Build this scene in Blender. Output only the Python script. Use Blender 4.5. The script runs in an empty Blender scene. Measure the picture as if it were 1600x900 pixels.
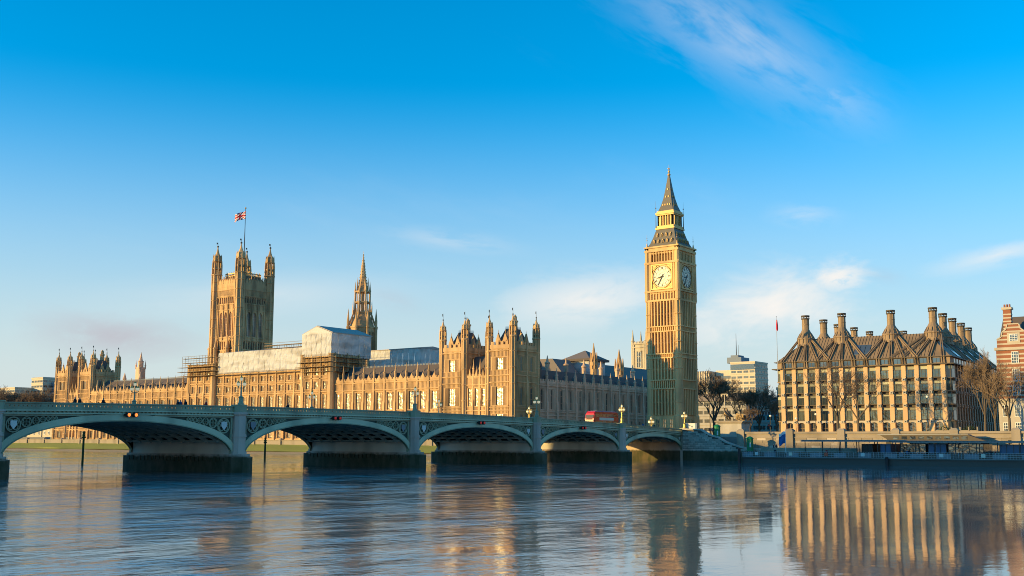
import bpy, math, random
from mathutils import Vector, Matrix, noise as mnoise
R = math.radians
random.seed(7)
sc = bpy.context.scene
COL = sc.collection
# world frame: x = east (towards the camera's bank), y = north, z = metres above the river
# ---------------------------------------------------------------- camera
cd = bpy.data.cameras.new('camera'); cam = bpy.data.objects.new('camera', cd); COL.objects.link(cam)
sc.camera = cam
YAW, PITCH, ROLL, FPX = -2.4939428, 0.12954, 0.00248, 1664.78
cam.location = (245.236, 130.557, 4.926)
fw = Vector((math.cos(YAW) * math.cos(PITCH), math.sin(YAW) * math.cos(PITCH), math.sin(PITCH)))
q = fw.to_track_quat('-Z', 'Y')
cam.rotation_mode = 'QUATERNION'
cam.rotation_quaternion = q @ Matrix.Rotation(ROLL, 4, 'Z').to_quaternion()
cd.sensor_width = 36; cd.lens = 36 * FPX / 1600
cd.shift_y = 20.74 / 1600
cd.clip_start = 0.5; cd.clip_end = 20000
# ---------------------------------------------------------------- sun and sky
SUN_AZ_S = 36.5      # degrees south of east
SUN_EL = 8.0
sdir = Vector((math.cos(R(SUN_AZ_S)) * math.cos(R(SUN_EL)), -math.sin(R(SUN_AZ_S)) * math.cos(R(SUN_EL)), math.sin(R(SUN_EL))))
sl = bpy.data.lights.new('sun', 'SUN'); sun = bpy.data.objects.new('sun', sl); COL.objects.link(sun)
sun.rotation_mode = 'QUATERNION'; sun.rotation_quaternion = sdir.to_track_quat('Z', 'Y')
sun.location = (300, -200, 200)
sl.energy = 4.5; sl.angle = R(0.5); sl.color = (0.97, 0.665, 0.225)
w = bpy.data.worlds.new('World'); sc.world = w; w.use_nodes = True
w.cycles.sampling_method = 'MANUAL'; w.cycles.sample_map_resolution = 512
wt = w.node_tree; wt.nodes.clear()
def WN(t, **k):
    n = wt.nodes.new(t)
    for a, b in k.items(): setattr(n, a, b)
    return n
def wl(a, b): wt.links.new(a, b)
def wmath(op, a, b=None, c=None, clamp=False):
    n = WN('ShaderNodeMath', operation=op, use_clamp=clamp)
    for i, x in enumerate((a, b, c)):
        if x is None: continue
        if isinstance(x, (int, float)): n.inputs[i].default_value = x
        else: wl(x, n.inputs[i])
    return n.outputs[0]
sky = WN('ShaderNodeTexSky', sky_type='NISHITA', sun_disc=False)
sky.sun_elevation = R(SUN_EL); sky.sun_rotation = R(90 + SUN_AZ_S)
sky.altitude = 0; sky.air_density = 1.0; sky.dust_density = 0.15; sky.ozone_density = 4.5
hs = WN('ShaderNodeHueSaturation'); hs.inputs['Saturation'].default_value = 1.36; hs.inputs['Value'].default_value = 1.5; hs.inputs['Hue'].default_value = 0.488
wl(sky.outputs[0], hs.inputs['Color'])
tc = WN('ShaderNodeTexCoord'); D = tc.outputs['Generated']
def wdot(v):
    n = WN('ShaderNodeVectorMath', operation='DOT_PRODUCT'); wl(D, n.inputs[0]); n.inputs[1].default_value = v
    return n.outputs['Value']
def wisp(c, L, a, b, ns, lo, hi, amt, seed, stretch=4.0, dist=0.6):
    """a patch of cirrus fixed at direction c in the sky, long axis L, half sizes a and b"""
    c = Vector(c).normalized(); L = Vector(L); L = (L - c * L.dot(c)).normalized(); W = c.cross(L)
    x = wmath('DIVIDE', wdot(L), a); y = wmath('DIVIDE', wdot(W), b)
    fwd = wmath('GREATER_THAN', wdot(c), 0)
    comb = WN('ShaderNodeCombineXYZ'); wl(wmath('MULTIPLY', wdot(L), ns / stretch), comb.inputs[0]); wl(wmath('MULTIPLY', wdot(W), ns), comb.inputs[1])
    comb.inputs[2].default_value = seed
    n = WN('ShaderNodeTexNoise'); n.inputs['Scale'].default_value = 1; n.inputs['Detail'].default_value = 5; n.inputs['Roughness'].default_value = 0.6; n.inputs['Distortion'].default_value = dist
    wl(comb.outputs[0], n.inputs['Vector'])
    r = wmath('SQRT', wmath('ADD', wmath('MULTIPLY', x, x), wmath('MULTIPLY', y, y)))
    r = wmath('ADD', r, wmath('MULTIPLY', wmath('SUBTRACT', n.outputs['Fac'], 0.5), 1.9))
    m = WN('ShaderNodeMapRange', interpolation_type='SMOOTHSTEP'); wl(r, m.inputs[0])
    m.inputs[1].default_value = 1.15; m.inputs[2].default_value = -0.15; m.inputs[3].default_value = 0; m.inputs[4].default_value = 1
    k = WN('ShaderNodeMapRange', interpolation_type='SMOOTHSTEP'); wl(n.outputs['Fac'], k.inputs[0]); k.inputs[1].default_value = lo; k.inputs[2].default_value = hi
    return wmath('MULTIPLY', wmath('MULTIPLY', wmath('MULTIPLY', m.outputs[0], k.outputs[0]), amt), fwd)
RT = (-0.6033, 0.7975, 0.0); UPV = (0.103, 0.078, 0.9916)
def mixdir(r, u): return tuple(RT[i] * r + UPV[i] * u for i in range(3))
facs = [   # centre, long axis, half sizes, noise scale, noise threshold lo/hi, amount, seed, stretch, distortion
    wisp((-0.8484, -0.3917, 0.3561), mixdir(0.87, -0.50), 0.170, 0.052, 30, 0.32, 0.74, 0.62, 3.1, 3.4, 0.3),
    wisp((-0.9000, -0.3200, 0.3000), mixdir(0.87, -0.50), 0.075, 0.035, 50, 0.30, 0.80, 0.40, 9.1, 2.6, 0.3),
    wisp((-0.9050, -0.3950, 0.1200), mixdir(1, 0.20), 0.100, 0.044, 26, 0.20, 0.46, 1.0, 5.7, 1.8, 0.3),
    wisp((-0.9282, -0.3416, 0.1476), mixdir(1, 0.0), 0.040, 0.019, 50, 0.22, 0.46, 1.0, 15.7, 2.0, 0.3),
    wisp((-0.8300, -0.5400, 0.1300), mixdir(1, 0.10), 0.110, 0.034, 30, 0.25, 0.55, 0.9, 21.3, 2.4, 0.3),
    wisp((-0.9649, -0.2098, 0.1578), mixdir(1, 0.25), 0.070, 0.013, 50, 0.25, 0.65, 0.75, 31.9, 3.5, 0.3),
    wisp((-0.7460, -0.6396, 0.1854), mixdir(1, -0.12), 0.085, 0.014, 50, 0.32, 0.70, 0.45, 41.9, 4.0, 0.3),
    wisp((-0.6300, -0.7600, 0.1300), mixdir(1, 0.05), 0.200, 0.030, 22, 0.32, 0.75, 0.55, 47.7, 4.0, 0.3),
    wisp((-0.9000, -0.3550, 0.2000), mixdir(1, 0.0), 0.040, 0.014, 50, 0.30, 0.70, 0.40, 53.7, 2.6, 0.3),
]
f = facs[0]
for g in facs[1:]: f = wmath('MAXIMUM', f, g)
# thin veil of high cirrus over the whole sky
sep = WN('ShaderNodeSeparateXYZ'); wl(D, sep.inputs[0])
zz = wmath('ADD', wmath('MAXIMUM', sep.outputs[2], 0.0), 0.12)
cb = WN('ShaderNodeCombineXYZ'); wl(wmath('DIVIDE', sep.outputs[0], zz), cb.inputs[0]); wl(wmath('MULTIPLY', wmath('DIVIDE', sep.outputs[1], zz), 2.2), cb.inputs[1])
vn = WN('ShaderNodeTexNoise'); vn.inputs['Scale'].default_value = 0.55; vn.inputs['Detail'].default_value = 8; vn.inputs['Roughness'].default_value = 0.62; vn.inputs['Distortion'].default_value = 0.3
wl(cb.outputs[0], vn.inputs['Vector'])
vr = WN('ShaderNodeMapRange', interpolation_type='SMOOTHSTEP'); wl(vn.outputs['Fac'], vr.inputs[0]); vr.inputs[1].default_value = 0.52; vr.inputs[2].default_value = 0.95; vr.inputs[4].default_value = 0.16
f = wmath('MAXIMUM', f, vr.outputs[0])
# pale winter haze thickening towards the horizon, the same all round
zr = WN('ShaderNodeMapRange', interpolation_type='SMOOTHSTEP'); wl(sep.outputs[2], zr.inputs[0])
for k_, v_ in ((1, 0.33), (2, 0.02), (3, 0.0), (4, 0.94)): zr.inputs[k_].default_value = v_
glow = wmath('POWER', wmath('MAXIMUM', wdot(tuple(sdir)), 0.0), 3.0)      # the sun's own side of the sky outshines the haze
zf = wmath('MULTIPLY', zr.outputs[0], wmath('SUBTRACT', 1.0, wmath('MULTIPLY', glow, 0.7)))
hz = WN('ShaderNodeMix', data_type='RGBA'); wl(zf, hz.inputs[0]); wl(hs.outputs[0], hz.inputs[6]); hz.inputs[7].default_value = (2.95, 3.25, 3.25, 1)
CLOUD = (4.2, 4.05, 3.85, 1)
mx = WN('ShaderNodeMix', data_type='RGBA'); wl(f, mx.inputs[0]); wl(hz.outputs[2], mx.inputs[6]); mx.inputs[7].default_value = CLOUD
# grey-mauve smudges low over the far left
d1 = wisp((-0.5336, -0.8410, 0.0899), mixdir(1, -0.1), 0.085, 0.026, 30, 0.22, 0.60, 0.95, 61.3, 2.4, 0.25)
d2 = wisp((-0.7200, -0.6830, 0.1300), mixdir(1, -0.35), 0.040, 0.014, 40, 0.34, 0.64, 0.30, 71.3, 2.4, 0.25)
d3 = wisp((-0.9400, -0.3000, 0.1450), mixdir(1, -0.2), 0.030, 0.010, 50, 0.34, 0.64, 0.25, 81.3, 2.4, 0.25)
dk = wmath('MAXIMUM', wmath('MAXIMUM', d1, d2), d3)
mx2 = WN('ShaderNodeMix', data_type='RGBA'); wl(dk, mx2.inputs[0]); wl(mx.outputs[2], mx2.inputs[6]); mx2.inputs[7].default_value = (2.35, 2.25, 2.5, 1)
bg = WN('ShaderNodeBackground'); wl(mx2.outputs[2], bg.inputs[0]); bg.inputs[1].default_value = 0.15
wo = WN('ShaderNodeOutputWorld'); wl(bg.outputs[0], wo.inputs[0])
vs = sc.view_settings; vs.view_transform = 'Standard'; vs.look = 'None'; vs.gamma = 1.0; vs.exposure = 0.6; vs.use_curve_mapping = False
sc.cycles.filter_width = 0.95; sc.cycles.adaptive_threshold = 0.006
sc.cycles.max_bounces = 6; sc.cycles.glossy_bounces = 4; sc.cycles.diffuse_bounces = 3; sc.cycles.transmission_bounces = 4
sc.cycles.caustics_reflective = True; sc.cycles.blur_glossy = 1.0; sc.cycles.sample_clamp_indirect = 4.0; sc.cycles.caustics_refractive = False
# ---------------------------------------------------------------- materials
M = {}
def mat(name, c1, c2=None, scale=0.6, rough=0.85, metal=0.0, stain=0.0, stainc=(0.05, 0.045, 0.035), bump=0.0, bscale=3.0, spec=0.3, emit=None, estr=0.0, rand=0.0, tide=None, stretch=(1, 1, 0.25), macro=0.0):
    m = bpy.data.materials.new(name); m.use_nodes = True; t = m.node_tree; N = t.nodes; P = N['Principled BSDF']
    P.inputs['Roughness'].default_value = rough; P.inputs['Metallic'].default_value = metal
    P.inputs['Specular IOR Level'].default_value = spec
    geo = N.new('ShaderNodeNewGeometry')
    def nz(s, st=(1, 1, 1), det=5, ro=0.6):
        mp = N.new('ShaderNodeMapping'); mp.inputs['Scale'].default_value = st; t.links.new(geo.outputs['Position'], mp.inputs[0])
        n = N.new('ShaderNodeTexNoise'); n.inputs['Scale'].default_value = s; n.inputs['Detail'].default_value = det; n.inputs['Roughness'].default_value = ro
        t.links.new(mp.outputs[0], n.inputs['Vector']); return n.outputs['Fac']
    def ramp(x, a, b, lo=0.0, hi=1.0):
        r = N.new('ShaderNodeMapRange'); t.links.new(x, r.inputs[0]); r.inputs[1].default_value = a; r.inputs[2].default_value = b; r.inputs[3].default_value = lo; r.inputs[4].default_value = hi; return r.outputs[0]
    def mix(fac, a, b, bt='MIX'):
        x = N.new('ShaderNodeMix'); x.data_type = 'RGBA'; x.blend_type = bt
        if isinstance(fac, float): x.inputs[0].default_value = fac
        else: t.links.new(fac, x.inputs[0])
        for i, v in ((6, a), (7, b)):
            if isinstance(v, tuple): x.inputs[i].default_value = (*v[:3], 1)
            else: t.links.new(v, x.inputs[i])
        return x.outputs[2]
    col = tuple(c1)
    if c2 is not None: col = mix(ramp(nz(scale), 0.3, 0.25), tuple(c1), tuple(c2))
    if stain > 0:
        col = mix(ramp(nz(0.35, stretch, 6, 0.25), 0.48, 0.75, 0.0, stain), col, tuple(stainc))
    if macro > 0:      # whole patches cleaned, sooted or renewed at different times
        col = mix(ramp(nz(0.085, (1, 1, 0.6), 3, 0.7), 0.42, 0.62, 0.0, macro), col, tuple(x * y for x, y in zip(c1, (0.42, 0.40, 0.42))))
    if rand > 0:
        oi = N.new('ShaderNodeObjectInfo'); col = mix(ramp(oi.outputs['Random'], 0, 1, 0, rand), col, (0.02, 0.02, 0.02))
    if tide is not None:      # weed and wet stone below the high-water mark
        zl, tc1, tc2 = tide
        sp = N.new('ShaderNodeSeparateXYZ'); t.links.new(geo.outputs['Position'], sp.inputs[0])
        ad = N.new('ShaderNodeMath'); ad.operation = 'MULTIPLY_ADD'; t.links.new(nz(0.9, (1, 1, 0.4)), ad.inputs[0]); ad.inputs[1].default_value = 0.9; t.links.new(sp.outputs[2], ad.inputs[2])
        wet = mix(ramp(nz(0.7, (1, 1, 0.5)), 0.4, 0.65), tc1, tc2)
        col = mix(ramp(ad.outputs[0], zl + 0.25, zl + 0.7), wet, col)
    if isinstance(col, tuple): P.inputs['Base Color'].default_value = (*col[:3], 1)
    else: t.links.new(col, P.inputs['Base Color'])
    if bump > 0:
        b = N.new('ShaderNodeBump'); b.inputs['Strength'].default_value = bump; b.inputs['Distance'].default_value = 0.08
        t.links.new(nz(bscale, (1, 1, 1), 6, 0.65), b.inputs['Height']); t.links.new(b.outputs[0], P.inputs['Normal'])
    if emit:
        P.inputs['Emission Color'].default_value = (*emit, 1); P.inputs['Emission Strength'].default_value = estr
    M[name] = m; return m
mat('stone', (0.66, 0.415, 0.20), (0.44, 0.272, 0.13), 0.5, 0.9, macro=0.42, stain=0.75, stainc=(0.16, 0.11, 0.06), bump=0.6, bscale=1.6)
mat('stone_shade_lift', (0.73, 0.475, 0.31), (0.54, 0.35, 0.23), 0.5, 0.9, stain=0.6, stainc=(0.10, 0.08, 0.06), bump=0.6, bscale=1.6)  # palace stone brightened and warmed in colour to offset shade on the north wing
mat('stone_pale', (0.55, 0.46, 0.32), (0.42, 0.35, 0.24), 0.5, 0.9, stain=0.4, stainc=(0.15, 0.13, 0.1), bump=0.4)
mat('clock_stone', (0.76, 0.485, 0.215), (0.55, 0.345, 0.15), 0.4, 0.88, macro=0.25, stain=0.5, stainc=(0.14, 0.10, 0.06), bump=0.6, bscale=1.6)
mat('gilt', (0.58, 0.35, 0.12), (0.40, 0.24, 0.085), 2.0, 0.5, metal=0.15, spec=0.4)
mat('slate', (0.13, 0.10, 0.085), (0.08, 0.062, 0.055), 0.8, 0.85, stain=0.4, stainc=(0.11, 0.1, 0.085), bump=0.4, bscale=2.0)
mat('slate_blue', (0.21, 0.17, 0.15), (0.16, 0.13, 0.115), 0.4, 0.85, stain=0.3, stainc=(0.16, 0.16, 0.16), bump=0.3)
mat('iron_roof', (0.16, 0.14, 0.11), (0.10, 0.09, 0.075), 0.9, 0.55, stain=0.4, stainc=(0.2, 0.16, 0.09), bump=0.3)
mat('lead', (0.18, 0.19, 0.20), (0.13, 0.135, 0.14), 0.6, 0.55)
mat('sheeting', (0.82, 0.79, 0.74), (0.72, 0.69, 0.64), 0.30, 0.6, stain=0.85, stainc=(0.50, 0.45, 0.39), bump=1.0, bscale=0.8, stretch=(0.5, 0.5, 1.4))
mat('tin_roof', (0.44, 0.37, 0.32), (0.34, 0.285, 0.25), 0.5, 0.8)
mat('scaffold', (0.15, 0.11, 0.07), (0.22, 0.17, 0.11), 1.0, 0.6, metal=0.2)
mat('board', (0.30, 0.21, 0.12), (0.20, 0.14, 0.08), 1.5, 0.8)
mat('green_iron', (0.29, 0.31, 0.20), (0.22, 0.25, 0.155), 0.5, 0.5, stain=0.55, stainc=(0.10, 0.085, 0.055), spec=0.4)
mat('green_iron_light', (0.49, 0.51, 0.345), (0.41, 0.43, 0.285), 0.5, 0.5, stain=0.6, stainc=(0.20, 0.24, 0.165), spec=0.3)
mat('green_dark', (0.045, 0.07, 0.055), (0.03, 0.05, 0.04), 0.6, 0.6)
mat('rib_iron', (0.34, 0.38, 0.33), (0.26, 0.29, 0.25), 0.8, 0.6)
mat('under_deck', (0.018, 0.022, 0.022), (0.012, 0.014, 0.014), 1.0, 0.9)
mat('granite', (0.54, 0.42, 0.34), (0.41, 0.32, 0.26), 1.2, 0.8, stain=0.5, stainc=(0.10, 0.09, 0.075), bump=0.4, tide=(2.4, (0.045, 0.048, 0.022), (0.11, 0.085, 0.05)))
mat('granite_flank', (0.66, 0.60, 0.50), (0.58, 0.53, 0.44), 0.5, 0.8, stain=0.35, stainc=(0.2, 0.18, 0.14), bump=0.2)
mat('granite_dry', (0.46, 0.41, 0.34), (0.36, 0.32, 0.265), 0.9, 0.8, stain=0.45, stainc=(0.13, 0.12, 0.1), bump=0.4)
mat('granite_block', (0.54, 0.45, 0.36), (0.42, 0.35, 0.28), 0.9, 0.8, stain=0.5, stainc=(0.16, 0.14, 0.11), bump=0.4, rand=0.45)
mat('embank_block', (0.36, 0.29, 0.21), (0.27, 0.215, 0.155), 0.5, 0.85, stain=0.5, stainc=(0.14, 0.12, 0.09), bump=0.4, rand=0.3)
mat('joint', (0.10, 0.09, 0.075), None, 1, 0.95)
mat('asphalt', (0.05, 0.05, 0.05), (0.038, 0.038, 0.04), 0.7, 0.9, bump=0.3)
mat('paving', (0.22, 0.21, 0.19), (0.17, 0.16, 0.15), 0.4, 0.9, bump=0.3)
mat('land', (0.20, 0.19, 0.17), (0.15, 0.145, 0.125), 0.1, 0.95)
mat('foreshore', (0.46, 0.34, 0.19), (0.30, 0.225, 0.13), 0.5, 0.95, bump=0.8, bscale=1.2)
mat('weed', (0.25, 0.26, 0.055), (0.44, 0.34, 0.13), 0.35, 0.95, bump=1.0, bscale=1.5)
mat('embank', (0.33, 0.27, 0.20), (0.25, 0.20, 0.15), 0.5, 0.85, stain=0.5, stainc=(0.14, 0.12, 0.09), bump=0.4, tide=(2.0, (0.02, 0.026, 0.012), (0.05, 0.045, 0.03)))
mat('ph_stone', (0.66, 0.415, 0.215), (0.565, 0.35, 0.18), 0.5, 0.8, stain=0.25, stainc=(0.26, 0.18, 0.1), bump=0.2)
mat('bronze', (0.30, 0.205, 0.12), (0.20, 0.135, 0.08), 0.7, 0.6, metal=0.1, stain=0.45, stainc=(0.10, 0.075, 0.05))
mat('bronze_dark', (0.085, 0.065, 0.045), (0.055, 0.043, 0.032), 0.9, 0.55, metal=0.1)
mat('ph_light', (0.50, 0.48, 0.31), (0.40, 0.39, 0.26), 0.8, 0.35, rand=0.65)
mat('brick_red', (0.30, 0.115, 0.065), (0.22, 0.085, 0.05), 1.2, 0.9, stain=0.3, stainc=(0.15, 0.06, 0.035), bump=0.3)
mat('portland', (0.50, 0.43, 0.33), (0.38, 0.32, 0.25), 0.8, 0.85, stain=0.4, stainc=(0.22, 0.19, 0.14), bump=0.3)
mat('white_paint', (0.78, 0.77, 0.73), None, 1, 0.6)
mat('concrete', (0.42, 0.38, 0.32), (0.34, 0.31, 0.26), 0.3, 0.9, stain=0.3, stainc=(0.2, 0.18, 0.15))
mat('concrete_pale', (0.60, 0.50, 0.36), (0.52, 0.43, 0.31), 0.3, 0.85)
mat('concrete_blue', (0.20, 0.23, 0.27), (0.16, 0.18, 0.21), 0.3, 0.85)
mat('bark', (0.14, 0.105, 0.07), (0.07, 0.05, 0.032), 1.5, 0.95)
mat('twig', (0.22, 0.15, 0.095), (0.15, 0.10, 0.065), 1.0, 0.95)
mat('bus_red', (0.60, 0.018, 0.015), (0.52, 0.014, 0.012), 0.8, 0.25, spec=0.6)
mat('cream_ad', (0.66, 0.62, 0.50), (0.52, 0.48, 0.38), 2.5, 0.4)
mat('rubber', (0.02, 0.02, 0.02), None, 1, 0.8)
mat('kiosk_green', (0.012, 0.20, 0.075), (0.01, 0.15, 0.055), 1.2, 0.45)
mat('black_paint', (0.02, 0.022, 0.024), None, 1, 0.4)
mat('steel_dark', (0.085, 0.075, 0.065), (0.06, 0.052, 0.045), 0.7, 0.5, metal=0.3)
mat('steel_pale', (0.42, 0.43, 0.44), (0.35, 0.36, 0.37), 1.0, 0.5, metal=0.3)
mat('canopy_top', (0.30, 0.30, 0.29), (0.22, 0.22, 0.215), 0.4, 0.6)
mat('blue_panel', (0.06, 0.13, 0.24), (0.05, 0.11, 0.2), 0.7, 0.4)
mat('bronze_statue', (0.12, 0.085, 0.05), (0.075, 0.06, 0.04), 2.0, 0.45, metal=0.6)
mat('flag_red', (0.55, 0.02, 0.035), None, 1, 0.8); mat('flag_blue', (0.015, 0.03, 0.19), None, 1, 0.8); mat('flag_white', (0.75, 0.74, 0.72), None, 1, 0.8)
mat('flag_sky', (0.03, 0.12, 0.32), None, 1, 0.8)
mat('hivis', (0.35, 0.62, 0.04), None, 1, 0.7); mat('coat_dark', (0.022, 0.022, 0.03), None, 1, 0.85); mat('coat_red', (0.42, 0.03, 0.035), None, 1, 0.8); mat('coat_blue', (0.03, 0.09, 0.22), None, 1, 0.8)
mat('trousers', (0.025, 0.028, 0.04), None, 1, 0.85); mat('skin', (0.45, 0.28, 0.2), None, 1, 0.6); mat('hair', (0.04, 0.025, 0.018), None, 1, 0.7)
mat('lamp_globe', (0.80, 0.74, 0.52), None, 1, 0.25, emit=(1.0, 0.78, 0.40), estr=0.25)
mat('lamp_gold_sun', (0.55, 0.38, 0.11), (0.40, 0.28, 0.09), 2, 0.4, metal=0.5)  # gilding on lantern caps; on whole lamp bodies it is painted sunlight
mat('signal_orange', (0.9, 0.25, 0.05), None, 1, 0.4, emit=(1.0, 0.20, 0.03), estr=1.2)
mat('signal_red', (0.30, 0.03, 0.02), None, 1, 0.4, emit=(1.0, 0.05, 0.02), estr=0.12)
mat('headlight', (1, 0.95, 0.8), None, 1, 0.2, emit=(1.0, 0.85, 0.55), estr=2.0)
mat('dial', (0.78, 0.72, 0.52), (0.70, 0.64, 0.46), 1.5, 0.4)
mat('dial_black', (0.02, 0.02, 0.025), None, 1, 0.5)
mat('post_weed', (0.06, 0.065, 0.02), (0.03, 0.03, 0.015), 2, 0.9); mat('post_yellow', (0.45, 0.40, 0.10), (0.3, 0.28, 0.08), 2, 0.8)
mat('plaque_white', (0.62, 0.60, 0.56), None, 1, 0.5)
mat('poster_grey', (0.22, 0.22, 0.24), None, 1, 0.6); mat('lifebuoy', (0.55, 0.10, 0.05), None, 1, 0.5)
def glass(name, dark, pale, rough, metal, lo=0.55, hi=1.0, spec=0.7, bump=0.0):
    m = bpy.data.materials.new(name); m.use_nodes = True; t = m.node_tree; N = t.nodes; P = N['Principled BSDF']
    oi = N.new('ShaderNodeObjectInfo'); r = N.new('ShaderNodeMapRange'); t.links.new(oi.outputs['Random'], r.inputs[0]); r.inputs[1].default_value = lo; r.inputs[2].default_value = hi
    x = N.new('ShaderNodeMix'); x.data_type = 'RGBA'; t.links.new(r.outputs[0], x.inputs[0]); x.inputs[6].default_value = (*dark, 1); x.inputs[7].default_value = (*pale, 1)
    t.links.new(x.outputs[2], P.inputs['Base Color']); P.inputs['Roughness'].default_value = rough; P.inputs['Metallic'].default_value = metal; P.inputs['Specular IOR Level'].default_value = spec
    P.inputs['IOR'].default_value = 1.7
    if bump > 0:      # old leaded panes, none quite flat
        g = N.new('ShaderNodeNewGeometry'); n = N.new('ShaderNodeTexNoise'); n.inputs['Scale'].default_value = 1.1; n.inputs['Detail'].default_value = 1
        t.links.new(g.outputs['Position'], n.inputs['Vector'])
        b = N.new('ShaderNodeBump'); b.inputs['Strength'].default_value = bump; b.inputs['Distance'].default_value = 0.1; t.links.new(n.outputs['Fac'], b.inputs['Height']); t.links.new(b.outputs[0], P.inputs['Normal'])
    M[name] = m
glass('leaded', (0.10, 0.095, 0.085), (0.30, 0.27, 0.19), 0.24, 0.05, 0.3, 1.0, 0.5, 0.9)
glass('glass_dark', (0.02, 0.024, 0.028), (0.10, 0.10, 0.085), 0.08, 0.0, 0.4, 1.0, 0.9, 0.3)
glass('glass_office', (0.03, 0.035, 0.04), (0.09, 0.09, 0.085), 0.12, 0.1, 0.3, 1.0)
glass('glass_ph', (0.035, 0.042, 0.034), (0.17, 0.18, 0.125), 0.08, 0.2, 0.25, 1.0, 0.9, 0.35)
glass('bus_glass', (0.012, 0.012, 0.014), (0.03, 0.03, 0.03), 0.35, 0.0, 0.3, 1.0, 0.3)
glass('skylight', (0.10, 0.14, 0.18), (0.16, 0.20, 0.24), 0.1, 0.4)
def add_translucency(name, amt):      # thin plastic sheet: sun on one side glows through to the other
    m = M[name]; t = m.node_tree; N = t.nodes; P = N['Principled BSDF']; out = N['Material Output']
    tr = N.new('ShaderNodeBsdfTranslucent'); mx_ = N.new('ShaderNodeMixShader'); mx_.inputs[0].default_value = amt
    src = P.inputs['Base Color'].links[0].from_socket; t.links.new(src, tr.inputs[0]); t.links.new(P.outputs[0], mx_.inputs[1]); t.links.new(tr.outputs[0], mx_.inputs[2]); t.links.new(mx_.outputs[0], out.inputs[0])
add_translucency('sheeting', 0.38)
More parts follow.
